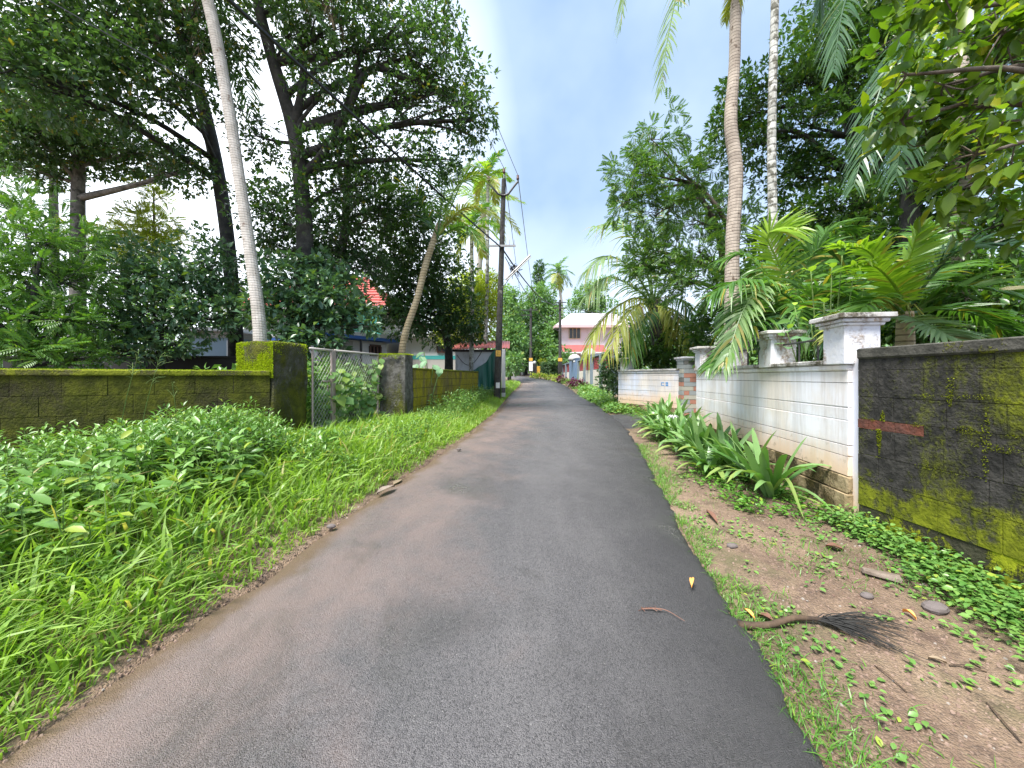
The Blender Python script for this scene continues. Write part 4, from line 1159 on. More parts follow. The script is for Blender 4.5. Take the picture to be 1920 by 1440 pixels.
# tube lamp on its bracket
lampb = MB().tube([PT(5.0), PT(5.08) + [.22, -.25, .10], PT(5.4) + [.55, -.35, .28]], .016, 6).build("lamp_bracket", M['metal_grey'], pole)
la, lb = at(948, 524, 14.7), at(994, 479, 14.7)
o = MB(); o.tube([la, lb], .045, 6); o.build("lamp_housing", M['metal_grey'], lampb)
o = MB(); o.tube([la + [.04, -.02, -.05], lb + [.03, -.02, -.06]], .02, 8); o.build("lamp_tube", M['white_paint'], lampb)
pl = MB().box(PT(2.42) + [0, -.142, 0], (.20, .012, .24), 0).build("number_plate", M['yellow_plate'], pole)
for (dx, dz, w_, h_) in ((-.03, .06, .014, .05), (-.03, .0, .03, .012), (-.03, -.05, .014, .045), (.025, .065, .03, .012), (.025, .03, .012, .05), (.025, -.04, .03, .012), (.035, -.065, .012, .04)):
    MB().box(PT(2.42) + [dx, -.1505, dz], (w_, .005, h_), 0).build("painted_mark", M['black_paint'], pl)
MB().box(PT(1.15) + [.02, -.150, 0], (.15, .012, .22), 0).build("paint_patch", M['white_paint'], pole)
MB().box(PT(.95) + [.24, -.02, 0], (.16, .14, .2), 0, .01).build("earth_box", M['metal_dk'], pole)

def far_pole(loc, h, label, white):
    r = empty("utility_pole", loc, label, "utility pole")
    x, y, z = loc
    MB().tube([(x, y, z - .3), (x, y, z + h)], [.19, .12], 8).build("shaft", M['concrete'], r)
    MB().box((x, y - .02, z + 2.0), (.40, .40, .35), 0).build("painted_band", M['yellow_plate'], r)
    MB().box((x, y, z + 1.2), (.42, .42, 1.1), 0).build("lower_band", M['white_paint'] if white else M['black_paint'], r)
    for dz, l in ((h - .3, 2.4 if white else 1.2), (h - .9, 1.4)):
        MB().box((x - (.5 if white else 0), y - .2, z + dz), (l, .08, .1), 0).build("crossarm", M['metal_dk'], r)
    return np.array([x, y, z + h])
fp1 = far_pole((2.22, 44, 1.5), 8.1, "slender grey far pole with a white painted foot", True)
fp2 = far_pole((5.15, 40, 1.3), 8.4, "far dark pole standing before the pink house", False)

def cable(a, b, sag, r, label, mat, n=22):
    a = np.array(a, float); b = np.array(b, float); t = np.linspace(0, 1, n)[:, None]
    P = a + (b - a) * t; P[:, 2] -= (sag * 4 * t * (1 - t))[:, 0]
    o = MB().tube(P, r, 5).build("overhead_cable", mat, origin=a)
    tag(o, label, "cable", "overhead cables")
PA = PT(6.62) + [-.02, -.2, 0]
cable(PA, (-6.6, -6.0, 6.1), .25, .026, "thick black cable slanting from the pole over the mossy pillars", M['wire'])
cable(ends[1] + [0, 0, .27], (-4.1, -6, 8.9), .3, .010, "thin wire from the arm tip nearest the road towards the viewer", M['wire_thin'])
cable(ins_top + [0, 0, .25], (-4.9, -6, 9.1), .3, .010, "thin wire from the pole top insulator towards the viewer", M['wire_thin'])
cable(ends[0] + [0, 0, .27], (-5.6, -6, 8.8), .3, .010, "thin wire from the arm tip above the areca palms", M['wire_thin'])
cable(ca + [-.5, -.15, .2], (-9.5, 1.0, 7.4), .3, .010, "thin service wire crossing the pale coconut trunk", M['wire_thin'])
cable(PA + [.1, .4, 0], fp2 + [0, 0, -.3], .9, .032, "black cable sagging from the pole to the far dark pole", M['wire'])
cable(ends[1] + [0, 0, .27], fp1 + [.6, 0, -.2], .5, .016, "thin wire from the V-arm to the grey far pole", M['wire_thin'])
cable(ins_top + [0, 0, .25], fp1 + [-.9, 0, -.2], .5, .016, "thin wire from pole top to the grey far pole", M['wire_thin'])
cable(PT(6.3) + [.15, 0, 0], (6.2, 44.5, 7.0), 1.0, .018, "service wire sagging to the pink house", M['wire_thin'])
o = MB(); kn = PT(6.35) + [.45, .9, -.25]
for k in range(16): o.tube(kn + RNG.normal(0, [.16, .1, .16], (4, 3)), .011, 4)
tag(o.build("wire_tangle", M['wire'], origin=kn), "tangled knot of black wire beneath the crossarm", "cable")
cable(fp2 + [0, 0, -.4], (13, 40, 7.9), .3, .018, "wire from the far dark pole across the pink roof", M['wire_thin'])

# ------------------------------------------------------------------ trees beyond the verge
def coco_trunk(root, pts, rad, mat, steps=60): return trunk_part(root, pts, rad, mat, 14, "trunk", steps, 0, .016)

b0 = base_on_ground(at(489, 640, 7.3))
t = empty("coconut_palm", b0, "pale slender coconut trunk leaning behind the lime-mossed gate pillar", "palm tree")
top = at(386, -60, 7.3) + [-.35, 0, .6]
coco_trunk(t, [b0, at(487, 620, 7.3), at(470, 480, 7.3), at(448, 330, 7.3), at(425, 180, 7.3), at(392, 10, 7.3), top], [.14, .115, .105, .10, .10, .105, .10], M['coco'])
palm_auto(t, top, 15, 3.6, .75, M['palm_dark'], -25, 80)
def dead_fronds(root, c, n, l):
    mb = MB()
    for k in range(n):
        a = RNG.uniform(0, 6.28); e = c + [math.cos(a) * .5, math.sin(a) * .5, 0]
        frond_mesh(mb, [c, e, e + [math.cos(a) * .15, math.sin(a) * .15, -l * RNG.uniform(.6, 1)]], .28, 20, .02, 1.2, 0, .1, .02)
    return mb.build("dead_fronds", M['fibre'], root)
dead_fronds(t, at(362, 30, 8.6), 5, 1.4); dead_fronds(t, at(590, 5, 8.7), 4, 1.1)

JK = dict(L=.125, Wd=.062, per=9, cr=.10, tmpl=LEAF4)
tree("jackfruit_tree", "dark trunk leaning under the densest dark canopy near the pale coconut", [(444, 650, 10), (438, 560, 10), (424, 430, 10), (400, 290, 10), (366, 150, 9.6), (345, 80, 9), (325, -30, 8.6)],
     [.22, .18, .17, .165, .155, .14, .08], M['bark_dk'],
     [(60, 40, 130, 90, 7.5, 1.4), (210, 40, 130, 90, 8, 1.4), (340, 50, 90, 90, 8.2, 1.2), (110, 150, 150, 80, 7.5, 1.3), (260, 140, 110, 70, 8, 1.2), (345, 175, 45, 55, 8.2, .8),
      (150, -70, 240, 80, 8, 1.6), (400, -70, 130, 60, 8.4, 1.4), (40, 120, 90, 90, 7, 1.), (425, 100, 40, 70, 8.6, .8)], M['jack'], cov=1.2, **JK)
tree("rubber_tree", "grey trunk with bright lower leaves at the edge of the dark canopy", [(143, 690, 10), (146, 500, 10), (148, 400, 10), (150, 250, 10), (140, 100, 10)], [.19, .17, .15, .13, .06], M['bark_grey'],
     [(130, 225, 120, 55, 9.6, 1.2), (170, 280, 130, 45, 10, 1.2), (40, 240, 70, 60, 9, 1.), (275, 290, 85, 34, 10, 1.), (350, 320, 45, 40, 9.4, .8), (70, 320, 70, 30, 10, .9)], M['jack'], cov=1.9, **JK)
t2 = tree("slim_tree", "slim pale trunk half blurred behind the feathery bush", [(101, 690, 12), (100, 440, 12), (101, 320, 12), (104, 150, 12)], [.13, .12, .10, .05], M['bark_grey'],
     [(60, 120, 90, 70, 12, 1.2), (10, 260, 60, 60, 11, 1.)], M['jack'], cov=1.6, **JK)
tree("jackfruit_tree", "tall forked dark tree whose canopy reaches towards the utility pole", [(562, 660, 9), (572, 470, 9), (562, 330, 9), (546, 235, 9), (512, 120, 9), (486, 20, 9), (470, -80, 9)],
     [.24, .21, .18, .16, .14, .12, .07], M['bark_dk'],
     [(545, 60, 75, 70, 9, 1.3), (640, 35, 100, 60, 9, 1.3), (625, 165, 75, 55, 9, 1.1), (710, 90, 85, 65, 9.2, 1.2), (795, 100, 80, 58, 9.4, 1.2), (850, 165, 72, 58, 9.6, 1.1), (886, 225, 44, 48, 9.6, .9),
      (770, 185, 70, 45, 9.4, 1.), (705, 275, 80, 50, 9.4, 1.), (815, 300, 62, 40, 9.6, .9), (610, 290, 75, 52, 9.2, 1.), (480, 255, 40, 60, 9.2, .8), (560, 385, 85, 60, 9, 1.), (495, 400, 55, 70, 9.4, .9),
      (660, 350, 60, 40, 9.4, .9), (640, -50, 160, 60, 9, 1.4), (820, 40, 50, 45, 9.6, .9)], M['jack'], cov=1.2,
     forks=[([(548, 235, 9), (562, 180, 9), (566, 110, 9), (552, 40, 9)], [.12, .10, .08, .04]), ([(640, 240, 9.1), (690, 130, 9.2), (762, 146, 9.3), (830, 172, 9.5), (880, 215, 9.6)], [.09, .085, .08, .06, .03]),
            ([(566, 330, 9), (610, 280, 9), (650, 200, 9.2), (668, 120, 9.2), (700, 60, 9.2)], [.10, .09, .08, .06, .03])], **JK)
tree("grey_trunk_tree", "pale grey trunk forking above the bluish bush", [(637, 660, 11), (640, 500, 11), (650, 380, 11), (655, 250, 11)], [.15, .13, .11, .08], M['bark_grey'],
     [(690, 410, 55, 45, 11, 1.1), (620, 440, 60, 50, 11, 1.1), (645, 490, 50, 36, 11, 1.), (590, 490, 45, 34, 11, 1.), (700, 500, 40, 30, 11, .9), (540, 470, 45, 34, 10.5, .9), (760, 395, 60, 45, 11.5, 1.1), (690, 335, 60, 30, 11, 1.)], M['jack_b'], cov=1.8,
     forks=[([(652, 400, 11), (668, 380, 11), (690, 372, 11), (720, 360, 11)], [.07, .06, .05, .03])], **JK)
tree("dense_tree", "dense black-green tree with a short trunk left of the shed", [(841, 700, 15), (840, 655, 15), (830, 600, 15), (810, 500, 15)], [.2, .17, .15, .08], M['bark_dk'],
     [(790, 425, 75, 60, 13, 1.6), (730, 470, 65, 55, 13, 1.4), (770, 510, 75, 55, 13.5, 1.6), (830, 520, 60, 60, 14, 1.5), (800, 580, 65, 45, 13.5, 1.5), (860, 590, 50, 48, 14.5, 1.4), (765, 600, 48, 40, 13, 1.2), (840, 625, 70, 24, 14.5, 1.2), (735, 530, 40, 26, 13, 1.), (745, 575, 30, 34, 13, .9), (705, 590, 24, 22, 12.4, .6)],
     M['jack_b'], cov=1.6, L=.16, Wd=.08, per=9, cr=.13)
tree("bamboo_clump", "yellow-green feathery clump behind the shed roof", [(880, 700, 18), (882, 600, 18)], [.06, .03], M['stem'],
     [(872, 560, 42, 48, 18, 1.2), (905, 590, 38, 55, 18, 1.2), (860, 610, 45, 35, 17.5, 1.), (915, 540, 26, 30, 18.5, 1.)], M['limetree'], cat="bamboo", cov=2.6, L=.22, Wd=.07, per=9, cr=.2)
tree("jackfruit_bush", "bluish broad-leaved bush overhanging the wire gate", [(560, 690, 8.5), (565, 640, 8.5), (575, 560, 8.5)], [.09, .07, .04], M['bark_dk'],
     [(600, 505, 60, 34, 9.2, .8), (650, 545, 44, 34, 9.2, .8), (680, 590, 30, 26, 8.8, .6), (550, 515, 60, 42, 8.6, .9), (610, 560, 75, 48, 8.6, .9), (540, 590, 62, 50, 8.3, .8), (620, 600, 46, 34, 8.5, .7), (575, 640, 70, 28, 8.2, .7), (690, 612, 20, 9, 8.4, .35), (505, 560, 38, 50, 8.6, .7)], M['blue'], cat="bush", cov=2.3, L=.17, Wd=.085, per=9, cr=.09)
tree("broadleaf_bush", "dull bluish bush standing behind the blackened wall", [(300, 700, 8.3), (300, 640, 8.3), (310, 540, 8.3)], [.09, .07, .04], M['bark_dk'],
     [(240, 510, 75, 55, 8.6, .9), (330, 530, 70, 60, 8.6, .9), (400, 500, 50, 70, 8.8, .9), (280, 580, 80, 45, 8.2, .8), (215, 610, 65, 40, 8, .7), (370, 590, 65, 40, 8.4, .8), (240, 655, 70, 30, 7.8, .6), (330, 645, 40, 20, 8, .5), (440, 590, 30, 40, 8.6, .6)], M['blue'], cat="bush", cov=2.2, L=.14, Wd=.07, per=9, cr=.09)
tree("conical_tree", "light green pointed young tree rising above the bluish bush", [(285, 690, 11), (286, 560, 11), (288, 360, 11)], [.08, .06, .02], M['bark_brown'],
     [(288, 370, 22, 30, 11, .6), (285, 420, 42, 34, 11, .8), (260, 450, 55, 32, 11, .9), (310, 460, 45, 30, 11, .9), (200, 460, 50, 40, 11.5, .9)], M['limetree'], cov=2.6, L=.24, Wd=.16, per=9, cr=.12, tmpl=PINNATE)
tree("feathery_bush", "large feathery green bush crowding the mossy wall at the picture edge", [(60, 700, 6.3), (60, 640, 6.3), (70, 520, 6.3)], [.10, .08, .04], M['bark_dk'],
     [(30, 400, 70, 50, 7, .9), (90, 450, 80, 50, 6.8, .9), (30, 500, 80, 60, 6.5, .9), (130, 530, 55, 45, 6.8, .8), (50, 590, 80, 50, 6.2, .8), (125, 610, 55, 50, 6.5, .7), (40, 660, 90, 40, 6, .7), (130, 670, 60, 28, 6.3, .6), (-40, 560, 70, 120, 6.3, .8)], M['feather'], cat="bush", cov=2.6, L=.26, Wd=.16, per=7, cr=.10, tmpl=PINNATE)

# leaning young coconut by the second pillar
b0 = base_on_ground(at(752, 660, 10.0))
t = empty("coconut_palm", b0, "tan palm trunk leaning towards the pole behind the grey pillar", "palm tree")
cpt = at(824, 420, 10.2)
coco_trunk(t, [b0, at(755, 650, 10), at(782, 560, 10), at(800, 490, 10.1), cpt], [.115, .09, .082, .088, .08], M['bark_tan'], 44)
for (pts, mm, ll) in (([(820, 450, 10.1), (828, 330, 10), (800, 250, 9.8)], 'palm', .75), ([(822, 440, 10.1), (856, 350, 10), (915, 320, 9.8)], 'palm_lime', .85), ([(824, 440, 10), (870, 390, 9.8), (925, 400, 9.5)], 'palm_yellow', .6),
                      ([(824, 440, 10), (868, 335, 10.4), (890, 290, 10.6)], 'palm_lime', .7), ([(820, 440, 10), (775, 360, 9.6), (720, 350, 9.2)], 'palm', .75), ([(826, 440, 10), (872, 425, 9.6), (905, 465, 9.2)], 'palm', .6),
                      ([(820, 440, 10.1), (835, 350, 11), (850, 300, 11.8)], 'palm', .8), ([(820, 445, 10.1), (780, 400, 11), (745, 430, 11.8)], 'palm', .7), ([(824, 440, 10), (850, 410, 10), (890, 440, 10)], 'palm_yellow', .55)):
    frond(t, [at(*p) for p in pts], ll * .9, M[mm], n=44, w=.04, droop=.5, rach=.022)
# areca palms and far coconut behind the pole
for i, (px, py_t, Yd, lab) in enumerate(((882, 430, 15.5, "thin pale areca trunk nearest the dense tree"), (907, 330, 17, "thin areca palm with its crown above the pole arms"))):
    b0 = base_on_ground(at(px, 700, Yd)); t = empty("areca_palm", b0, lab, "palm tree", "areca palms behind the shed")
    cpt = at(px + (8 if i else 2), py_t, Yd)
    trunk_part(t, [b0, (b0 + cpt) / 2 + [.05, 0, 0], cpt], [.10, .085, .075], M['areca'], 10, "trunk", 50, 0, .05)
    palm_auto(t, cpt, 11, 1.5, .42, M['palm_lime'], -50, 80, mats=[M['palm'], M['palm_lime'], M['palm_yellow']], w=.05)
b0 = base_on_ground(at(896, 690, 21)); t = empty("coconut_palm", b0, "hazy coconut palm whose fronds droop beside the utility pole", "palm tree")
cpt = at(908, 385, 21); coco_trunk(t, [b0, at(897, 540, 21), cpt], [.2, .16, .14], M['coco'])
palm_auto(t, cpt, 16, 2.6, .6, M['palm_pale'], -55, 75, mats=[M['palm_pale'], M['palm_pale'], M['palm_yellow']], w=.06)

# ------------------------------------------------------------------ trees on the other side
b0 = base_on_ground(at(1372, 640, 7.6))
t = empty("coconut_palm", b0, "thick brown coconut trunk rising straight through the trees", "palm tree")
topk = at(1400, -215, 7.6)
coco_trunk(t, [b0, at(1373, 480, 7.6), at(1380, 330, 7.6), at(1370, 230, 7.6), at(1377, 120, 7.6), at(1381, 0, 7.6), topk], [.16, .13, .13, .118, .105, .105, .10], M['coco_brown'], 90)
for (pts, mm, ll) in (([(1400, -215, 7.6), (1300, -120, 7.0), (1258, 40, 6.8), (1238, 172, 6.8)], 'palm_pale', .48), ([(1400, -215, 7.6), (1230, -160, 7.2), (1180, -60, 7.0), (1162, 55, 7.0)], 'palm_pale', .48),
                      ([(1400, -215, 7.6), (1390, -60, 7.3), (1360, 40, 7.9)], 'palm_yellow', .35)):
    frond(t, [at(*p) for p in pts], ll, M[mm], n=64, w=.03, droop=.35, rach=.028, vee=.1)
palm_auto(t, topk, 11, 3.6, .7, M['palm'], 30, 82, azr=(-40, 200))
b0 = base_on_ground(at(1450, 640, 7.0)); t = empty("areca_palm", b0, "slim lichen-spotted areca trunk beside the thick brown coconut", "palm tree")
cpt = at(1458, -260, 7.0)
trunk_part(t, [b0, at(1449, 440, 7), at(1447, 250, 7), at(1453, 0, 7), cpt], [.085, .078, .072, .066, .06], M['areca'], 12, "trunk", 70, 0, .04)
palm_auto(t, cpt, 9, 1.6, .5, M['palm'], -20, 80)

NE = dict(L=.25, Wd=.22, per=7, cr=.13, tmpl=PINNATE, spread=.8, droop=.4)
tree("neem_tree", "light feathery tree leaning out over the drooping palm", [(1372, 690, 10.5), (1360, 520, 10.5), (1345, 430, 10.5), (1300, 345, 10.3)], [.16, .13, .11, .05], M['bark_brown'],
     [(1222, 262, 60, 38, 10, .9), (1190, 320, 60, 42, 10, .9), (1255, 330, 62, 50, 10, 1.), (1180, 375, 55, 34, 10, .8), (1310, 320, 50, 45, 10.5, .9), (1235, 400, 75, 40, 10, .9), (1300, 410, 60, 40, 10.3, .9),
      (1230, 470, 70, 40, 9.8, .9), (1310, 470, 65, 40, 9.6, .9), (1270, 530, 80, 38, 9.4, .9), (1200, 500, 50, 34, 10, .8), (1340, 540, 60, 40, 9, .8), (1390, 430, 45, 50, 9.4, .8), (1350, 380, 50, 40, 10.8, .8)],
     M['neem'], cov=1.9, forks=[([(1372, 440, 10), (1345, 390, 10), (1310, 350, 10), (1268, 320, 10)], [.07, .06, .045, .02])], **NE)
tree("broad_tree", "tall spreading tree behind the lichen-spotted areca trunk", [(1615, 640, 9), (1613, 440, 9), (1610, 330, 9), (1590, 200, 9), (1570, 60, 9)], [.22, .19, .17, .13, .05], M['bark_dk'],
     [(1390, 180, 45, 50, 9.8, .9), (1365, 240, 40, 40, 10, .8), (1410, 270, 45, 45, 9.8, .8), (1495, 150, 50, 40, 9, 1.), (1530, 100, 60, 60, 9, 1.1), (1600, 60, 80, 60, 9, 1.2), (1680, 60, 80, 70, 8.5, 1.2), (1590, 160, 80, 60, 9, 1.1),
      (1500, 230, 55, 42, 9, .9), (1540, 310, 60, 36, 9.2, .9), (1480, 330, 50, 44, 9.6, .9), (1660, 200, 75, 65, 8.8, 1.1), (1560, 390, 70, 38, 9, .9), (1660, 320, 70, 55, 8.8, 1.), (1480, 410, 50, 40, 9.4, .8), (1640, 400, 70, 40, 8.4, .9), (1580, 10, 90, 40, 9.5, 1.2)],
     M['dark'], cov=1.85, L=.14, Wd=.062, per=9, cr=.11, forks=[([(1612, 330, 9), (1560, 300, 9), (1500, 250, 9), (1460, 245, 9)], [.10, .08, .06, .03]), ([(1612, 360, 9), (1650, 300, 8.8), (1690, 220, 8.6)], [.10, .08, .03])])
tree("jungle_tree", "deep green tree closing the garden behind the black wall", [(1705, 650, 6.6), (1706, 470, 6.6), (1712, 330, 6.6), (1730, 200, 6.6)], [.2, .17, .14, .06], M['bark_dk'],
     [(1740, 300, 80, 70, 6.6, 1.), (1830, 300, 90, 90, 6.2, 1.), (1760, 420, 90, 55, 6.6, .9), (1870, 440, 90, 70, 6, .9), (1800, 540, 110, 60, 6, .8), (1700, 540, 70, 60, 6.8, .8), (1900, 580, 80, 60, 5.4, .7), (1760, 610, 100, 34, 5.8, .6), (1890, 180, 80, 90, 6.5, 1.), (1780, 150, 80, 80, 7, 1.), (1620, 560, 60, 70, 7.2, .8), (1500, 500, 60, 60, 8.4, .9), (1570, 470, 60, 50, 8.2, .9), (1640, 470, 60, 50, 7.6, .9), (1560, 560, 60, 50, 7.8, .8), (1420, 540, 50, 60, 8.6, .8)],
     M['dark'], cov=1.9, L=.17, Wd=.075, per=8, cr=.11)

# overhanging bright branch close to the viewer
QB = [(1700, 60, 70, 60), (1790, 60, 80, 70), (1880, 60, 80, 90), (1700, 140, 60, 40), (1770, 160, 70, 50), (1860, 190, 80, 70), (1690, 225, 55, 34), (1740, 270, 60, 40), (1830, 290, 70, 60), (1900, 330, 60, 70), (1790, 360, 60, 40), (1660, 250, 36, 24), (1880, 420, 60, 40), (1760, -20, 120, 50), (1900, -30, 80, 60), (1870, 120, 60, 60)]
qroot_b = np.array([5.6, 2.9, float(ground_z(5.6, 2.9)) - .1])
qt = empty("branching_tree", qroot_b, "near tree reaching over the black wall with big sunlit leaves", "tree")
_, QTP, _ = trunk_part(qt, [qroot_b, (5.5, 2.95, 1.5), (5.2, 3.0, 3.2), (5.0, 3.1, 5.0)], [.16, .14, .11, .06], M['bark_brown'], 10)
qpts, qdirs, qups = [], [], []
for (px, py, rx, ry) in QB:
    Yq = RNG.uniform(2.75, 3.5); c = at(px, py, Yq)
    i0 = int(np.argmin(np.linalg.norm(QTP - c + [0, 0, .5], axis=1)))
    MB().tube(spline([QTP[i0], (QTP[i0] + c) / 2 + [0, 0, .25], c], 9), np.linspace(.035, .010, 9), 6).build("branch", M['bark_brown'], qt, smooth=True)
    nc = max(3, int(rx * ry / 270))
    for k in range(nc):
        d = unit(RNG.normal(0, 1, 3)); e = c + d * np.array([rx * Yq / 700, .35, ry * Yq / 700]) * RNG.uniform(.3, 1) ** .5
        ax = unit(np.array([-.75, -.15, -.35]) + RNG.normal(0, .4, 3))
        MB().tube(spline([c, (c + e) / 2 + RNG.normal(0, .03, 3), e], 5), np.linspace(.008, .004, 5), 4).build("twig", M['bark_brown'], qt) if k % 2 == 0 else None
        for j in range(int(RNG.integers(4, 8))):
            qpts.append(e + RNG.normal(0, .05, 3)); qdirs.append(unit(ax + RNG.normal(0, .42, 3))); qups.append(unit(np.array([0, 0, 1.0]) + RNG.normal(0, .45, 3)))
qpts, qdirs, qups = map(np.array, (qpts, qdirs, qups))
inview = (qpts[:, 0] / qpts[:, 1] < 1.36) & ((qpts[:, 2] - EYE) / qpts[:, 1] < 1.0)
order = np.argsort(~inview, kind='stable')
leaf_me = MB().add(OVATE[0] * [.085, .185, .185], OVATE[1]).mesh("leaf", M['bright'])
LQ = [leaf_me]
for c_ in ((.045, .095, .008), (.090, .16, .010), (.160, .225, .014), (.28, .31, .022)):
    mm = leaf_mat("branch_leaf_tone", tuple(x * .85 for x in c_), c_, None, 0, .42, .33)
    LQ.append(MB().add(OVATE[0] * [.072 * RNG.uniform(.85, 1.1), .19, .19], OVATE[1]).mesh("leaf", mm, smooth=True))
RQ = basis(qdirs, qups)
for i in order[:300]:
    o = bpy.data.objects.new("leaf", LQ[1 + int(RNG.choice(4, p=[.42, .36, .17, .05]))]); COL.objects.link(o); o.parent = qt
    s = RNG.uniform(.55, 1.05)
    m4 = Matrix.Identity(4)
    for r_ in range(3):
        for c_ in range(3): m4[r_][c_] = RQ[i][r_][c_] * s
        m4[r_][3] = qpts[i][r_] - qroot_b[r_]
    o.matrix_local = m4
rest = order[300:]
if len(rest):
    mb = MB(); s = RNG.uniform(.13, .21, len(rest)); mb.inst(OVATE, qpts[rest], RQ[rest], np.stack([s * .46, s, s], 1)); tag(mb.build("crown", M['bright'], qt, smooth=True), kind="stuff")
# dark hanging fronds in front of the tall tree
b0 = base_on_ground(at(1800, 600, 6.3)); t = empty("coconut_palm", b0, "shaded coconut palm hanging dark fronds before the tall spreading tree", "palm tree")
cpt = at(1790, -60, 6.3)
coco_trunk(t, [b0, at(1800, 400, 6.3), at(1796, 150, 6.3), cpt], [.16, .14, .13, .12], M['coco_brown'], 50)
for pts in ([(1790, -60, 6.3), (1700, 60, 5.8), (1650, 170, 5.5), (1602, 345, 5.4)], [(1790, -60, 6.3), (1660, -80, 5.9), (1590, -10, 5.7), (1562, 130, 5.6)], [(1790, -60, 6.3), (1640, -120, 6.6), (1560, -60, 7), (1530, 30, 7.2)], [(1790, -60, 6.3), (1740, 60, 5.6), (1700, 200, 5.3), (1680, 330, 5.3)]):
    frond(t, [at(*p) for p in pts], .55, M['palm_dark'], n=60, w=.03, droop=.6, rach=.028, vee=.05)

# young coconut behind the piers
b0 = base_on_ground(at(1480, 660, 5.8)); t = empty("young_coconut_palm", b0, "young coconut palm with arching fronds behind the middle piers", "palm tree")
MB().tube([b0, b0 + [0, 0, .5], b0 + [.03, 0, 1.0]], [.14, .11, .08], 8).build("trunk", M['bark_brown'], t)
c = at(1488, 640, 5.8)
for (pts, mm, ll, dr) in (([(1488, 640, 5.8), (1470, 520, 5.7), (1440, 440, 5.6), (1500, 425, 5.4)], 'palm_lime', .55, .3),
                      ([(1488, 640, 5.8), (1520, 520, 5.8), (1545, 440, 5.8), (1600, 430, 5.7)], 'palm', .6, .5),
                      ([(1530, 590, 5.5), (1440, 535, 5.2), (1380, 530, 5.0), (1330, 555, 4.9)], 'palm', .50, .75),
                      ([(1488, 640, 5.8), (1440, 540, 5.3), (1395, 580, 4.9), (1358, 690, 4.7)], 'palm_pale', .46, .5),
                      ([(1488, 640, 5.8), (1440, 600, 5.2), (1380, 640, 4.9), (1330, 690, 4.9)], 'palm', .40, .5),
                      ([(1480, 640, 5.8), (1440, 590, 6.2), (1400, 590, 6.5), (1350, 620, 6.6)], 'palm', .45, .6),
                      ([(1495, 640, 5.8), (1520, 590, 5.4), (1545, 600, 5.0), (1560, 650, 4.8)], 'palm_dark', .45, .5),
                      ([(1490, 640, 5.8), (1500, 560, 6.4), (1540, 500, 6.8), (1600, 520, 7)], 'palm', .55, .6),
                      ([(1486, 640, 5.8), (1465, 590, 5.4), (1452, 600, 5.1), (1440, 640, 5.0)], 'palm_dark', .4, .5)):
    frond(t, [at(*p) for p in pts], ll, M[mm], n=52, w=.040, droop=dr, rach=.022, vee=.3)
for (pts, ll) in (([(1488, 640, 5.8), (1450, 540, 6.0), (1400, 480, 6.2), (1350, 490, 6.3)], .5), ([(1488, 640, 5.8), (1500, 540, 5.6), (1530, 470, 5.4), (1590, 470, 5.2)], .5), ([(1488, 640, 5.8), (1445, 570, 5.5), (1400, 560, 5.3), (1365, 600, 5.2)], .46), ([(1488, 640, 5.8), (1520, 560, 5.4), (1570, 540, 5.1), (1620, 590, 5.0)], .46), ([(1488, 640, 5.8), (1470, 560, 6.3), (1440, 500, 6.6), (1400, 520, 6.9)], .5), ([(1488, 640, 5.8), (1490, 580, 5.3), (1500, 580, 5.0), (1520, 640, 4.9)], .42)):
    frond(t, [at(*p) for p in pts], ll, M['palm'], n=48, w=.040, droop=.5, rach=.020, vee=.3)
b0 = base_on_ground(at(1697, 660, 4.4)); t = empty("young_coconut_palm", b0, "young coconut palm fanning lime fronds above the black wall end", "palm tree")
MB().tube([b0, at(1697, 640, 4.4), at(1697, 585, 4.4)], [.11, .085, .075], 10).build("trunk", M['bark_tan'], t, smooth=True)
for (pts, mm, ll, dr) in (([(1697, 590, 4.4), (1690, 530, 4.4), (1710, 470, 4.3), (1722, 425, 4.2)], 'palm_lime', .36, .15),
                      ([(1697, 590, 4.4), (1660, 520, 4.4), (1625, 470, 4.4), (1570, 460, 4.3)], 'palm_lime', .40, .4),
                      ([(1697, 590, 4.4), (1680, 540, 4.2), (1640, 500, 4.0), (1600, 500, 3.9)], 'palm_lime', .42, .4),
                      ([(1697, 590, 4.4), (1745, 520, 4.3), (1800, 470, 4.1), (1900, 455, 3.8)], 'palm_dark', .45, .3),
                      ([(1697, 590, 4.4), (1760, 555, 4.2), (1830, 540, 3.9), (1930, 560, 3.6)], 'palm', .42, .3),
                      ([(1697, 590, 4.4), (1650, 570, 4.2), (1600, 590, 4.0), (1560, 630, 3.9)], 'palm_yellow', .36, .4),
                      ([(1697, 595, 4.4), (1720, 600, 4.1), (1760, 620, 3.8), (1800, 640, 3.7)], 'palm_pale', .34, .3),
                      ([(1697, 590, 4.4), (1720, 520, 4.8), (1760, 450, 5.2), (1790, 440, 5.4)], 'palm', .45, .4),
                      ([(1697, 590, 4.4), (1670, 545, 4.9), (1640, 530, 5.3), (1590, 560, 5.6)], 'palm', .45, .5)):
    frond(t, [at(*p) for p in pts], ll, M[mm], n=50, w=.042, droop=dr, rach=.020, vee=.35)
for (pts, ll) in (([(1697, 590, 4.4), (1720, 540, 4.9), (1780, 500, 5.3), (1850, 500, 5.6)], .45), ([(1697, 590, 4.4), (1655, 540, 5.0), (1600, 520, 5.5), (1540, 560, 5.8)], .45), ([(1697, 590, 4.4), (1760, 580, 4.6), (1830, 590, 4.6), (1900, 630, 4.5)], .42), ([(1697, 590, 4.4), (1705, 500, 4.9), (1730, 430, 5.3), (1780, 410, 5.6)], .42), ([(1697, 590, 4.4), (1660, 560, 4.1), (1625, 570, 3.9), (1600, 610, 3.8)], .36)):
    frond(t, [at(*p) for p in pts], ll, M['palm'], n=48, w=.042, droop=.4, rach=.020, vee=.3)
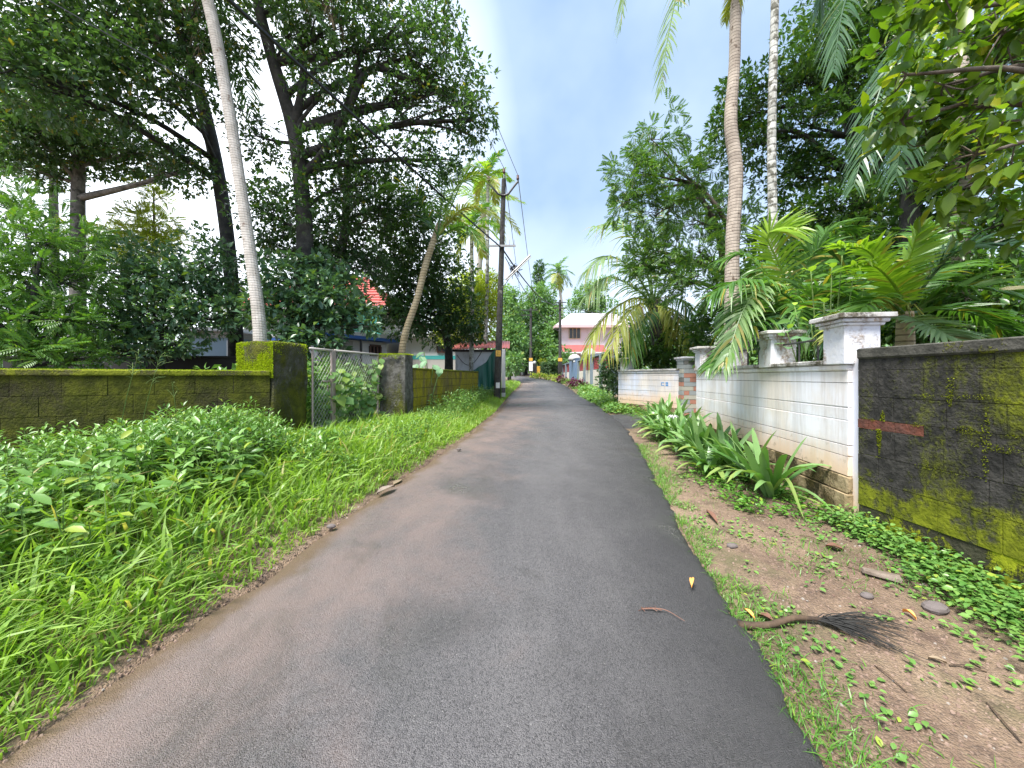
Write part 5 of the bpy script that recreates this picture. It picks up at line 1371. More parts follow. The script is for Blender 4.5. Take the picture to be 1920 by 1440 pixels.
# fibrous sheath at the crown
mb = MB(); cc = at(1697, 580, 4.4)
for k in range(26):
    e = cc + RNG.normal(0, [.10, .08, .05], 3); mb.tube([cc + RNG.normal(0, .02, 3), (cc + e) / 2 + [0, 0, .06], e - [0, 0, .06]], .006, 4)
mb.build("leaf_sheath", M['palm_yellow'], t)

# large-leaved shrub in front of the young palms
sroot = np.array([*at(1560, 640, 4.7)[:2], float(ground_z(4.0, 4.7)) - .05])
st = empty("round_leaf_shrub", sroot, "pale round-leaved shrub sprouting between the two tallest piers", "shrub")
lm = []
for cfac in (.8, 1.0, 1.2, 1.0):
    yel = cfac == 1.2
    mm = leaf_mat("shrub_leaf_tone", (.16 if yel else .085 * cfac, .27 if yel else .175 * cfac, .03 if yel else .085 * cfac), (.24 if yel else .12 * cfac, .36 if yel else .23 * cfac, .05 if yel else .12 * cfac), None, 0, .3, .3)
    lm.append(MB().add(OVATE[0] * [.115, .16, .16], OVATE[1]).mesh("leaf", mm, smooth=True))
for (px, py, Yd, nl) in ((1580, 470, 4.6, 9), (1520, 505, 4.7, 9), (1600, 520, 4.4, 7), (1545, 560, 4.6, 7), (1490, 575, 4.6, 8), (1520, 600, 4.5, 8), (1590, 590, 4.3, 8), (1475, 620, 4.6, 6), (1620, 540, 4.3, 5), (1560, 500, 4.9, 6)):
    tip = at(px, py, Yd)
    MB().tube(spline([sroot, (sroot + tip) / 2 + [.05, .1, .1], tip], 8), np.linspace(.016, .005, 8), 5).build("stem", M['stem'], st, smooth=True)
    for j in range(nl):
        f = j / nl; az = j * 2.4 + px; d = unit(np.array([math.cos(az), math.sin(az), .9 - 1.2 * f]))
        p = tip - [0, 0, .24 * f] + d * .03
        Rm = basis(d[None], unit(np.array([[0, 0, 1.0]]) + RNG.normal(0, .2, (1, 3))))[0]
        o = bpy.data.objects.new("leaf", lm[2 if f < .3 and RNG.random() < .7 else int(RNG.integers(0, 2))]); COL.objects.link(o); o.parent = st
        s = (.55 + .5 * f) * RNG.uniform(.9, 1.2); m4 = Matrix.Identity(4)
        for r_ in range(3):
            for c_ in range(3): m4[r_][c_] = Rm[r_][c_] * s
            m4[r_][3] = p[r_] - sroot[r_]
        o.matrix_local = m4

# drooping coconut palm behind the bluish white wall
b0 = base_on_ground(at(1242, 690, 13)); t = empty("coconut_palm", b0, "low coconut palm drooping yellow fronds over the bluish white wall", "palm tree")
cpt = at(1225, 560, 13.2)
coco_trunk(t, [b0, at(1236, 640, 13), cpt], [.32, .27, .22], M['bark_dk'], 20)
for (pts, mm, ll) in (([(1225, 570, 13), (1185, 560, 12.6), (1130, 600, 12.2), (1096, 668, 12)], 'palm_yellow', .80), ([(1225, 575, 13), (1200, 570, 12.4), (1170, 600, 11.9), (1140, 662, 11.6)], 'palm_yellow', .85),
                      ([(1225, 570, 13), (1205, 480, 12.8), (1165, 420, 12.4), (1112, 425, 12)], 'palm_pale', 1.0), ([(1225, 570, 13), (1190, 510, 12.8), (1140, 480, 12.2), (1096, 510, 12)], 'palm_pale', .95),
                      ([(1225, 570, 13), (1190, 540, 12.8), (1140, 520, 12.4), (1100, 555, 12)], 'palm_pale', .95), ([(1225, 570, 13), (1215, 470, 13.2), (1200, 400, 13.4), (1150, 370, 13.4)], 'palm_pale', .95), ([(1225, 570, 13), (1240, 470, 13.2), (1245, 380, 13.6)], 'palm_pale', .9),
                      ([(1230, 575, 13), (1270, 560, 12.2), (1300, 590, 11.6), (1320, 640, 11.2)], 'palm', .8), ([(1230, 575, 13), (1260, 580, 12.2), (1290, 610, 11.4), (1300, 650, 11)], 'palm_yellow', .7), ([(1230, 580, 13), (1215, 590, 12), (1190, 625, 11.5), (1183, 670, 11.4)], 'palm', .6),
                      ([(1228, 570, 13), (1280, 500, 13.4), (1340, 480, 14)], 'palm', .9), ([(1228, 572, 13), (1255, 590, 12.4), (1262, 640, 12)], 'palm_yellow', .6)):
    frond(t, [at(*p) for p in pts], ll, M[mm], n=48, w=.055, droop=.8, rach=.04, vee=.1)
dead_fronds(t, cpt - [0, .2, .1], 6, 1.3)

def bush(name, label, px, py, blobs, leaf, group=None, **kw):
    args = dict(cat="bush", cov=2.2, L=.12, Wd=.06, per=8, cr=.08, limbs=True, twig=8); args.update(kw)
    return tree(name, label, [(px, py, blobs[0][4])], [.03, .015], M['stem'], blobs, leaf, group, **args)
bush("garden_shrub", "dark low shrub showing over the bluish white wall", 1230, 700, [(1215, 665, 30, 26, 12.4, .7), (1250, 670, 34, 20, 12, .6), (1190, 660, 24, 20, 12.8, .6)], M['dark'], L=.14)
bush("climbing_bush", "leafy climbing bush smothering the end of the blue and cream wall", 1150, 715, [(1150, 690, 26, 30, 14.5, .8), (1175, 680, 24, 26, 14, .7), (1165, 720, 26, 22, 13.8, .7), (1135, 712, 16, 22, 15, .6)], M['hedge'], L=.11)
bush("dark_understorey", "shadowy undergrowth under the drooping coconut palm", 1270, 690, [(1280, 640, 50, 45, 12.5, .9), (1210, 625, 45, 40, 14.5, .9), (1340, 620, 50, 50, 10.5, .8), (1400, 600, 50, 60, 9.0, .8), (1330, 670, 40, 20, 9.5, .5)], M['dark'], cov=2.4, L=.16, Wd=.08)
tree("shade_tree", "leafy shade tree filling the gap far behind the young palms", [(1640, 660, 12), (1640, 560, 12), (1635, 480, 12)], [.16, .13, .08], M['bark_dk'],
     [(1500, 490, 80, 70, 12, 1.3), (1600, 470, 80, 60, 12, 1.3), (1700, 500, 90, 70, 12, 1.3), (1800, 560, 100, 70, 11.5, 1.2), (1900, 540, 80, 90, 11, 1.2), (1560, 590, 90, 60, 11.5, 1.), (1700, 600, 90, 40, 11, 1.), (1430, 500, 40, 60, 12, 1.)], M['dark'], cov=1.6, L=.2, Wd=.09, per=8, cr=.14)
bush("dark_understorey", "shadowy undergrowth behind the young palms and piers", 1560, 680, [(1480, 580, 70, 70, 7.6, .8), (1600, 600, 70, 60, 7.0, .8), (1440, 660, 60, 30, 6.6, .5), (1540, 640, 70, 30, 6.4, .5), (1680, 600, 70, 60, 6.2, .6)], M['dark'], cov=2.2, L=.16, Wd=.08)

# ------------------------------------------------------------------ far trees at the bend
FT = dict(L=.42, Wd=.22, per=9, cr=.30)
tree("far_tree", "bright round tree above the lane bend", [(1015, 705, 52), (1014, 600, 52)], [.3, .15], M['bark_brown'], [(1013, 560, 32, 26, 52, 3), (1025, 590, 34, 30, 52, 3), (995, 590, 26, 28, 52, 3), (1030, 630, 28, 32, 51, 3)], M['far'], cov=3, **FT)
tree("far_tree", "dark leafy tree behind the slender grey far pole", [(985, 705, 50), (985, 620, 50)], [.3, .15], M['bark_dk'], [(975, 600, 26, 36, 50, 3), (1000, 640, 26, 36, 49, 3), (968, 640, 24, 34, 48, 3), (985, 670, 26, 20, 49, 2.5)], M['far_dk'], cov=3, **FT)
tree("far_tree", "bluish-green tree just past the utility pole", [(955, 705, 34), (955, 600, 34)], [.25, .12], M['bark_dk'], [(958, 575, 20, 34, 34, 2), (950, 630, 28, 34, 33, 2), (968, 640, 22, 30, 33, 2), (945, 560, 20, 26, 35, 2), (960, 680, 24, 20, 31, 1.6)], M['far'], cov=3, L=.3, Wd=.15, per=9, cr=.22)
tree("thin_tree", "thin columnar tree rising above the bright round tree", [(1011, 705, 55), (1011, 600, 55), (1010, 500, 55)], [.25, .15, .05], M['bark_brown'], [(1012, 500, 10, 13, 55, 1), (1008, 520, 11, 12, 55, 1), (1012, 540, 9, 12, 55, 1), (1010, 515, 8, 28, 55, 1)], M['far_dk'], cov=1.8, **FT)
tree("far_tree", "hazy tree rising behind the pink house roof", [(1110, 705, 62), (1110, 600, 62)], [.3, .15], M['bark_brown'], [(1105, 555, 36, 26, 62, 3), (1085, 575, 26, 22, 62, 3), (1130, 580, 34, 26, 62, 3), (1120, 535, 20, 16, 62, 2)], M['far'], cov=1.8, **FT)
tree("far_tree", "pale green tree between the far pole and the pink house", [(1035, 705, 46), (1035, 660, 46)], [.2, .1], M['bark_brown'], [(1036, 630, 16, 30, 47, 1.6), (1040, 665, 20, 18, 45, 1.4), (1022, 655, 18, 24, 46, 1.4), (1062, 672, 18, 14, 41.5, 1.2)], M['far'], cov=3, **FT)
b0 = base_on_ground(at(1052, 690, 56)); t = empty("coconut_palm", b0, "solitary far coconut palm against the sky above the bend", "palm tree")
cpt = at(1047, 512, 56); coco_trunk(t, [b0, at(1054, 590, 56), at(1050, 545, 56), cpt], [.3, .22, .2, .2], M['coco'], 20)
palm_auto(t, cpt, 18, 2.9, .8, M['far'], -70, 82, mats=[M['far'], M['far'], M['palm_yellow']], n_leaf=24, w=.10, rach=.05)
# clipped hedge and low plants of the bend
hg = empty("hedge", (4.4, 42.5, 1.3), "clipped dark hedge between the far poles", "hedge")
mb = MB(); n_ = 1500; pts = np.stack([RNG.uniform(3.35, 5.25, n_), 43 + RNG.uniform(-.5, .5, n_), RNG.uniform(1.3, 3.05, n_)], -1)
cluster_leaves(mb, pts, unit(RNG.normal(0, 1, (n_, 3))), LEAF4, 6, .18, .10, .1); tag(mb.build("foliage", M['hedge'], hg), kind="stuff")
MB().box((4.3, 43, 2.0), (1.7, .6, 1.7)).build("core_block", M['bark_dk'], hg)  # solid dark box filling the inside of the hedge
LP = dict(cov=2.6, L=.16, Wd=.09, per=8, cr=.10, limbs=False)
bush("coleus_clump", "purple leafy clump at the foot of the blue pillar", 1084, 728, [(1084, 719, 18, 7, 24, .5), (1076, 716, 10, 5, 25, .4)], M['purple'], cat="plant", group="purple plants along the compound wall", **LP)
bush("coleus_clump", "smaller purple clump beyond, under the red slats", 1053, 714, [(1053, 711, 9, 6, 31, .4)], M['purple'], cat="plant", group="purple plants along the compound wall", **LP)
bush("croton_row", "yellow-green border plants below the clipped hedge", 1030, 710, [(1012, 704, 10, 4, 38, .5), (1026, 706, 10, 4, 36, .5), (1040, 708, 11, 5, 34, .5), (1000, 703, 8, 3, 40, .4)], M['croton'], cat="plant", **LP)
bush("yellow_shrub", "yellow-leaved shrub behind the clipped hedge top", 1035, 690, [(1018, 677, 8, 6, 45, .4), (1045, 679, 14, 5, 45, .5)], M['croton'], cat="bush", cov=2, L=.2, Wd=.1, per=8, cr=.12, limbs=False)

# distant wood closing the view
mb = MB(); n_ = 9000
ang = RNG.uniform(-1.25, 1.25, n_); rad = RNG.uniform(70, 120, n_); hh_ = RNG.uniform(0, 1, n_) ** 1.3
pts = np.stack([np.sin(ang) * rad, np.cos(ang) * rad, 1.8 + hh_ * (7.5 + 3.0 * noise(np.stack([ang * 9, ang * 0, ang * 0], -1), 1.2))], -1)
cluster_leaves(mb, pts, unit(RNG.normal(0, 1, (n_, 3))), LEAF4, 7, 1.0, .55, .8)
tag(mb.build("distant_wood", M['far'], origin=(0, 80, 2)), "soft green wood closing the view beyond the houses", "wood", kind="stuff")
# overgrown gardens behind both walls (low growth seen between the trunks)
def low_growth(name, label, n, fn, leaf, per=7, L=.16, Wd=.08, cr=.14):
    mb = MB(); pts = fn(n); cluster_leaves(mb, pts, unit(RNG.normal(0, .6, (len(pts), 3)) + [0, 0, .8]), LEAF4, per, L, Wd, cr)
    return tag(mb.build(name, leaf), label, "undergrowth", kind="stuff")
def left_garden(n):
    Y = RNG.uniform(6.5, 24, n); X = -3.6 - RNG.uniform(0, 1, n) ** 1.2 * (3 + Y * .95) - np.clip(9 - Y, 0, 3) * .3
    keep = ~((X > -6.4) & (Y > 10.6) & (Y < 15.5)); X, Y = X[keep], Y[keep]
    return np.stack([X, Y, ground_z(X, Y) + RNG.uniform(0, .55, len(X))], -1)
def gate_growth(n):
    Y = RNG.uniform(6.0, 10.3, n); X = -3.35 + .12 * (Y - 6) - RNG.uniform(.05, 2.2, n)
    return np.stack([X, Y, ground_z(X, Y) + RNG.uniform(0, 1, n) * (1.15 + .2 * noise(np.stack([X, Y, X * 0], -1), 2))], -1)
low_growth("undergrowth", "pale green weeds crowding behind the wire gate", 1500, gate_growth, M['weed'], 7, .13, .07, .12)
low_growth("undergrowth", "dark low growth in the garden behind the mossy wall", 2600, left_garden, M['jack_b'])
def right_garden(n):
    Y = RNG.uniform(2.5, 14, n); X = 3.75 + .149 * np.clip(Y - 3.5, 0, 9) + .25 + RNG.uniform(0, 1, n) * 6
    k = ~((Y > 7.2) & (Y < 10.5) & (X < 5.2)); X, Y = X[k], Y[k]
    return np.stack([X, Y, ground_z(X, Y) + RNG.uniform(0, .8, len(X)) ** 1.3], -1)
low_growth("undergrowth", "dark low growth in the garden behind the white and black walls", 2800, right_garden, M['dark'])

# ------------------------------------------------------------------ vine on the gate, big leaves behind the yellow wall
vroot = np.array([*gpt(1.6, 0)[:2], .5]); vt = empty("gate_vine", vroot, "pale heart-leaved vine scrambling up the wire gate", "vine")
vm = [MB().add(OVATE[0] * [.15, .16, .16], OVATE[1]).mesh("leaf", leaf_mat("vine_leaf_tone", a_, b_, None, 0, .3, .4), smooth=True) for a_, b_ in (((.06, .13, .035), (.09, .175, .05)), ((.10, .19, .05), (.14, .23, .075)), ((.14, .22, .03), (.18, .26, .05)))]
for k in range(7):
    s0 = RNG.uniform(.7, 1.9); a_ = gpt(s0, .55); e_ = gpt(s0 + RNG.uniform(-.3, .5), RNG.uniform(1.4, 2.0))
    MB().tube(spline([a_, (a_ + e_) / 2 + RNG.normal(0, .1, 3), e_], 10), .006, 4).build("stem", M['stem'], vt)
for k in range(270):
    s0 = RNG.uniform(.3, 2.06); z = .6 + 1.25 * RNG.uniform(0, 1) ** 1.1 * (.72 + .28 * (s0 / 2)) + (.16 if s0 > 1.85 else 0)
    p = gpt(s0, z) + np.array([.06, -.03, 0]) * RNG.uniform(-1.6, 1.2)
    d = unit(np.array([.3, -.5, -.5]) + RNG.normal(0, .45, 3)); Rm = basis(d[None], unit(np.array([[.3, -.5, .9]]) + RNG.normal(0, .25, (1, 3))))[0]
    o = bpy.data.objects.new("leaf", vm[int(RNG.choice(3, p=[.4, .4, .2]))]); COL.objects.link(o); o.parent = vt; s = RNG.uniform(.55, 1.25) * (1.3 if k < 14 else .85)
    m4 = Matrix.Identity(4)
    for r_ in range(3):
        for c_ in range(3): m4[r_][c_] = Rm[r_][c_] * s
        m4[r_][3] = p[r_] - vroot[r_]
    o.matrix_local = m4
troot = base_on_ground(at(800, 690, 9.2)); tt_ = empty("taro_plant", troot, "big bluish taro leaves peeping over the yellow mossy wall", "plant")
tm_ = MB().add(OVATE[0] * [.20, .28, .28], OVATE[1]).mesh("leaf", leaf_mat("taro_leaf", (.10, .20, .10), (.15, .27, .15), None, 0, .3, .45))
for (px, py, Yd) in ((788, 668, 9.3), (800, 676, 9.1), (812, 684, 9.4), (782, 682, 9.0), (826, 690, 9.6), (795, 660, 9.8)):
    p = at(px, py, Yd); d = unit(np.array([RNG.normal(0, .5), -.5, -.55])); Rm = basis(d[None], np.array([[0, -.3, 1.0]]))[0]
    MB().tube(spline([troot, (troot + p) / 2 + [0, .1, .15], p], 7), .012, 5).build("stem", M['stem'], tt_)
    o = bpy.data.objects.new("leaf", tm_); COL.objects.link(o); o.parent = tt_
    m4 = Matrix.Identity(4)
    for r_ in range(3):
        for c_ in range(3): m4[r_][c_] = Rm[r_][c_]
        m4[r_][3] = p[r_] - troot[r_]
    o.matrix_local = m4

# ------------------------------------------------------------------ verge grass and weeds
def blades(mb, X, Y, h, w, lean_dir=None, bend=.55, zoff=0.0):
    n = len(X); az = RNG.uniform(0, 2 * math.pi, n)
    hd = np.stack([np.cos(az), np.sin(az)], 1)
    if lean_dir is not None: hd = hd * .8 + np.array(lean_dir)[None] * .6; hd /= np.linalg.norm(hd, axis=1)[:, None]
    z = ground_z(X, Y) - .01 + zoff
    b = bend * RNG.uniform(.3, 1.5, n)
    q = np.array([0, .35, .7, 1.0])
    C = np.zeros((n, 4, 3))
    for k, s in enumerate(q):
        out = h * b * s ** 1.8
        C[:, k, 0] = X + hd[:, 0] * out; C[:, k, 1] = Y + hd[:, 1] * out
        C[:, k, 2] = z + h * (s - .42 * b * s ** 2.4)
    side = np.stack([-hd[:, 1], hd[:, 0], np.zeros(n)], 1)
    side = unit(side + RNG.normal(0, .3, (n, 3)))
    wk = w[:, None] * np.array([.7, 1.0, .75, .05])[None]
    V = np.stack([C + side[:, None] * wk[..., None] / 2, C - side[:, None] * wk[..., None] / 2], 2).reshape(-1, 3)
    i = (np.arange(n) * 8)[:, None] + (np.arange(3) * 2)[None]
    mb.add(V, [np.stack([i, i + 1, i + 3, i + 2], -1).reshape(-1, 4)])

def verge_points(n, y0, y1, power, dmin, dmax):
    Y = y0 + (y1 - y0) * RNG.uniform(0, 1, n) ** power
    d = dmin + (dmax - dmin) * RNG.uniform(0, 1, n)
    X = road_l(Y) - d - .03
    lim = np.where(Y < 5.4, -1.55 * np.maximum(Y, .9) - .3, -3.35 + .15 * (Y - 5.4))       # out of view, or gate line
    lim = np.where((Y > 7.7) & (Y < 14.3), -2.15 + .16 * (Y - 8.35), lim)
    lim = np.maximum(lim, np.where(Y < 5.4, -3.50 + (Y - 5.40) * 1.9 + .1, -99))
    k = X > lim
    return X[k], Y[k], d[k]
mb = MB()
X, Y, d = verge_points(26000, .7, 8, 1.25, .0, 2.2)
edge = noise(np.stack([Y, Y * 0, Y * 0], -1), 4) * .09 + .05
k = d > edge * RNG.uniform(.3, 1.3, len(d)); X, Y, d = X[k], Y[k], d[k]
clump = .5 + .5 * noise(np.stack([X, Y, X * 0], -1), 2.6)
h = (.07 + .15 * sstep(d / .55)) * RNG.uniform(.5, 1.4, len(X)) * (.55 + .85 * clump)
blades(mb, X, Y, h, RNG.uniform(.006, .013, len(X)), (.75, -.2), .75)
X, Y, d = verge_points(24000, 7.5, 19, 1.1, .03, 2.4)
blades(mb, X, Y, (.10 + .13 * sstep(d / .7)) * RNG.uniform(.6, 1.4, len(X)), RNG.uniform(.010, .020, len(X)), (.5, -.2), .6)
X, Y, d = verge_points(16000, 17, 44, 1.0, .05, 3.2)
blades(mb, X, Y, (.20 + .25 * sstep(d / 1.0)) * RNG.uniform(.6, 1.4, len(X)), RNG.uniform(.03, .055, len(X)), None, .6)
# broader blades mixed in
X, Y, d = verge_points(5200, .8, 8, 1.2, .12, 2.4)
blades(mb, X, Y, (.16 + .16 * sstep(d / .8)) * RNG.uniform(.7, 1.5, len(X)), RNG.uniform(.014, .026, len(X)), (.7, -.3), .8)
tag(mb.build("verge_grass", M['grass']), "bright lush grass along the road edge beside the mossy wall", "grass", kind="stuff")

def weed_cap(X, Y, H):
    # low along the gate and at the near wall, tallest before the first pillar
    b = X / Y
    top = np.interp(b, [-1.6, -1.10, -1.03, -.93, -.72, -.66, -.58, -.3, 0], [1.02, 1.00, 1.02, 1.12, 1.14, .98, .70, .70, .80]) - (5.2 - np.minimum(Y, 5.2)) * .09 + .05 * (Y < 5.3)
    top = np.where(Y > 8, 9, top)
    return np.clip(np.minimum(H, (top - ground_z(X, Y)) * RNG.uniform(.72, 1.06, len(X))), .10, 1.2)

def weeds(mb, st_mb, X, Y, H, leaf_len, tmpl=LEAF4, nodes=7, stem=True, wratio=.40, zoff=0.0):
    H = weed_cap(X, Y, np.asarray(H, float))
    P, Dv, U, S = [], [], [], []
    for x, y, h in zip(X, Y, H):
        b = np.array([x, y, float(ground_z(x, y)) - .02 + zoff]); lean = np.array([RNG.normal(.06, .14), RNG.normal(-.05, .14), 1.0])
        tp = b + lean / np.linalg.norm(lean) * h
        if stem: st_mb.tube([b, (b + tp) / 2 + RNG.normal(0, .012, 3), tp], [.006, .005, .003], 4, cap=False)
        a0 = RNG.uniform(0, 6.28); m = max(3, int(nodes * h / .45))
        for j in range(m):
            f = .22 + .78 * (j + 1) / m; c = b + (tp - b) * f
            for s in (0, 1):
                az = a0 + j * 1.571 + s * math.pi + RNG.normal(0, .25)
                el = .15 + .55 * (f > .85) + RNG.normal(0, .2)
                d = np.array([math.cos(az) * math.cos(el), math.sin(az) * math.cos(el), math.sin(el)])
                P.append(c + d * .015); Dv.append(d); S.append(leaf_len * RNG.uniform(.7, 1.2) * (1.0 if f < .8 else .75))
    P, Dv, S = np.array(P), np.array(Dv), np.array(S)
    mb.inst(tmpl, P, basis(Dv, unit(np.array([0, 0, 1.0]) + RNG.normal(0, .25, P.shape))), np.stack([S * wratio, S, S], 1))
mb, smb = MB(), MB()
X, Y, d = verge_points(2300, 1.2, 5.9, .85, .55, 2.6)
k = noise(np.stack([X, Y, X * 0], -1), 2.1, 5) > -.12; X, Y, d = X[k], Y[k], d[k]
hb_ = (.24 + .30 * sstep((d - .5) / 1.0) * (.78 + .22 * sstep((Y - 3.3) / 1.2))) * (.7 + .5 * noise(np.stack([X, Y, X * 0], -1), 1.8, 2))
weeds(mb, smb, X, Y, np.clip(hb_ * RNG.uniform(.45, 1.35, len(X)) * (.85 + .5 * noise(np.stack([X, Y, X * 0], -1), 2.1, 5)), .12, .9), .095, wratio=.31)
X, Y, d = verge_points(520, 3.6, 5.6, 1, 1.2, 3.2)
weeds(mb, smb, X, Y, RNG.uniform(.35, .85, len(X)), .105, wratio=.33)
X, Y, d = verge_points(1100, 1.8, 4.9, 1, 2.2, 4.6)
weeds(mb, smb, X, Y, RNG.uniform(.12, .55, len(X)), .10, wratio=.34)
X, Y, d = verge_points(900, 5.6, 9, 1, .5, 2.0)
weeds(mb, smb, X, Y, RNG.uniform(.12, .34, len(X)), .075)
X, Y, d = verge_points(800, 9, 16, 1, .55, 2.2)
weeds(mb, smb, X, Y, RNG.uniform(.2, .6, len(X)), .10, nodes=6)
X, Y, d = verge_points(400, 15, 32, 1, .9, 2.6)
weeds(mb, smb, X, Y, RNG.uniform(.4, 1.1, len(X)), .18, nodes=5)
wo = empty("roadside_weeds", (-3, 4, .4), "bushy leafy weeds heaped against the long mossy wall", "weeds"); wo["kind"] = "stuff"
tag(mb.build("leaves", M['weed'], wo, smooth=True), kind="stuff"); tag(smb.build("stems", M['stem'], wo), kind="stuff")
mb, smb = MB(), MB()
X, Y, d = verge_points(210, 1.0, 5.2, .9, .9, 2.6)
weeds(mb, smb, X, Y, RNG.uniform(.28, .6, len(X)), .16, OVATE, 5, True, .42)
w2 = empty("broadleaf_weeds", (-3, 3, .4), "larger leaved weeds standing among the bushy verge growth", "weeds"); w2["kind"] = "stuff"
tag(mb.build("leaves", M['weed'], w2, smooth=True), kind="stuff"); tag(smb.build("stems", M['stem'], w2), kind="stuff")
# tall seeding grass stalks against the wall
for i, (px, py, Yd, ptx, pty) in enumerate(((215, 880, 4.3, 262, 655), (255, 850, 4.4, 300, 668), (352, 770, 4.9, 322, 715))):
    b = base_on_ground(at(px, py, Yd)); e = at(ptx, pty, Yd - .15)
    r = empty("grass_stalk", b, ("tallest bent seeding grass stalk rising above the mossy coping", "seeding grass stalk with a spread head above the coping", "short leaning seed stalk in front of the mossy wall")[i], "grass stalk", "seeding stalks by the mossy wall")
    ln = spline([b, (b + e) / 2 + [-.03, 0, .05], e], 12)
    MB().tube(ln, np.linspace(.006, .002, 12), 4).build("stem", M['stem'], r)
    mb = MB()
    for k in range(14 if i < 2 else 5):
        c = ln[-1] - (ln[-1] - ln[-4]) * RNG.uniform(0, 1); q = c + RNG.normal(0, [.07, .04, .04], 3) + [.03, 0, .05]
        mb.tube([c, (c + q) / 2 + [0, 0, .015], q], .0017, 3)
    mb.build("seed_head", M['stem'], r)

# ------------------------------------------------------------------ spider lilies along the white wall
def lily_leaf(l, w, arch, tipd):
    n = 9; t = np.linspace(0, 1, n)
    y = l * (t * .75 + .0); z = l * (.95 * t - arch * t ** 2.1); y = l * (.30 * t + .62 * arch * t ** 1.7)
    wd = w * np.sin(np.pi * (t * .82 + .12)) ** .6; wd[-1] = .002
    V = []
    for i in range(n):
        V += [[-wd[i] / 2, y[i], z[i] + wd[i] * .22], [0, y[i], z[i]], [wd[i] / 2, y[i], z[i] + wd[i] * .22]]
    f = []
    for i in range(n - 1):
        b = i * 3; f += [[b, b + 1, b + 4, b + 3], [b + 1, b + 2, b + 5, b + 4]]
    return MB().add(np.array(V), [np.array(f)]).mesh("leaf", None, smooth=True)
lily_tones = [leaf_mat("lily_leaf_tone", a_, b_, None, 0, .26, .32) for a_, b_ in (((.036, .095, .022), (.055, .125, .030)), ((.060, .145, .036), (.085, .18, .05)), ((.105, .19, .065), (.14, .235, .085)), ((.12, .19, .05), (.19, .24, .07)))]
LM = []
for k in range(12):
    me = lily_leaf(RNG.uniform(.78, 1.0), RNG.uniform(.055, .078), .08 + .06 * k, 0); me.materials.append(lily_tones[3 if k == 11 else int(RNG.choice(3, p=[.36, .38, .26]))]); LM.append(me)
spots = []
for k, y in enumerate(np.linspace(4.05, 8.2, 9)): spots.append((wx(y) - .42 - .04 * (k % 3), y, 1.0))
for k, y in enumerate(np.linspace(4.7, 8.3, 8)): spots.append((wx(y) - .80 + .05 * (k % 2), y + .1, .9))
for i, (x, y, s0) in enumerate(spots):
    b = np.array([x, y, float(ground_z(x, y)) - .02])
    ordn = ("first", "second", "third", "fourth", "fifth", "sixth", "seventh", "eighth", "ninth")
    lab = "spider lily clump nearest the black wall, with one leaf bent to the ground" if i == 0 else f"{ordn[i]} spider lily clump from the black wall in the row hugging the white wall" if i < 9 else f"{ordn[i - 9]} spider lily clump from the black wall in the row beside the bare earth"
    s0 = s0 * RNG.uniform(.82, 1.12); tl_ = RNG.normal(0, .10, 2)
    r = empty("spider_lily", b, lab, "lily plant", "spider lilies along the white wall")
    nl = 28
    for j in range(nl):
        f = (j + .5) / nl
        o = bpy.data.objects.new("leaf", LM[min(11, int(f * 12))]); COL.objects.link(o); o.parent = r
        o.location = (RNG.normal(0, .025), RNG.normal(0, .025), 0)
        az = j * 2.4 + RNG.normal(0, .2)
        if math.cos(az + math.pi / 2) > .3 and RNG.random() < .6: az += math.pi * RNG.uniform(.6, 1.2)   # few leaves press against the wall
        o.rotation_euler = (RNG.normal(tl_[0], .14), RNG.normal(tl_[1], .14), az); sc_ = s0 * RNG.uniform(.72, 1.0); o.scale = (1.05, sc_, sc_)
    if i == 0:
        for (dx, dy, dz, nm) in ((-.08, -.55, .02, 0), (.32, -.50, .02, 1)):
            e = b + [dx, dy, dz]; e[2] = float(ground_z(e[0], e[1])) + .02
            mid = (b + e) / 2 + [0, 0, .30 if nm == 0 else .10]
            P = spline([b + [0, 0, .05], mid, e], 9); wv = np.array([.03, .05, .055, .055, .05, .045, .04, .03, .004]); sd_ = np.array([1., .2, 0])
            MB().grid(np.stack([P - sd_ * wv[:, None] / 2, P - [0, 0, .006], P + sd_ * wv[:, None] / 2], 1)).build("leaf", lily_tones[3], r, smooth=True)
fl = spots[12]; b = np.array([fl[0] - .12, fl[1] - .1, float(ground_z(fl[0], fl[1]))])
mb = MB(); c = b + [0, 0, .5]
r = empty("lily_flower", b, "spidery white lily flower among the strap leaves", "flower")
MB().tube([b, c], .008, 5).build("stalk", M['stem'], r)
for k in range(14):
    a_ = k * .449; e = c + np.array([math.cos(a_) * .09, math.sin(a_) * .09, .03 + .03 * (k % 2)]); mb.tube([c, (c + e) / 2 + [0, 0, .03], e - [0, 0, .03]], [.004, .005, .002], 4)
mb.build("petals", M['white_paint'], r)

# ------------------------------------------------------------------ low plants and litter on the earth strip
def low_plants(name, label, pts_xy, r, per, L, mat, tm=OVATE, wr=.6, hh=.10):
    P, D = [], []
    for (x, y) in pts_xy:
        k = per
        a = RNG.uniform(0, 6.28, k); rr = r * RNG.uniform(.1, 1, k) ** .6
        xx, yy_ = x + np.cos(a) * rr, y + np.sin(a) * rr
        P.append(np.stack([xx, yy_, ground_z(xx, yy_) + hh * RNG.uniform(.1, 1, k) * (1.1 - rr / r * .7)], 1))
        D.append(np.stack([np.cos(a), np.sin(a), RNG.normal(.15, .25, k)], 1))
    P, D = np.concatenate(P), unit(np.concatenate(D)); n = len(P); s = L * RNG.uniform(.55, 1.25, n)
    mb = MB(); mb.inst(tm, P, basis(D, unit(np.array([0, 0, 1.0]) + RNG.normal(0, .25, (n, 3)))), np.stack([s * wr, s, s], 1))
    return tag(mb.build(name, mat, smooth=True), label, "ground plants", kind="stuff")
dwx = lambda y: 3.36 + (y + 1.6) / 5.0 * (3.15 - 3.36)
pts = []
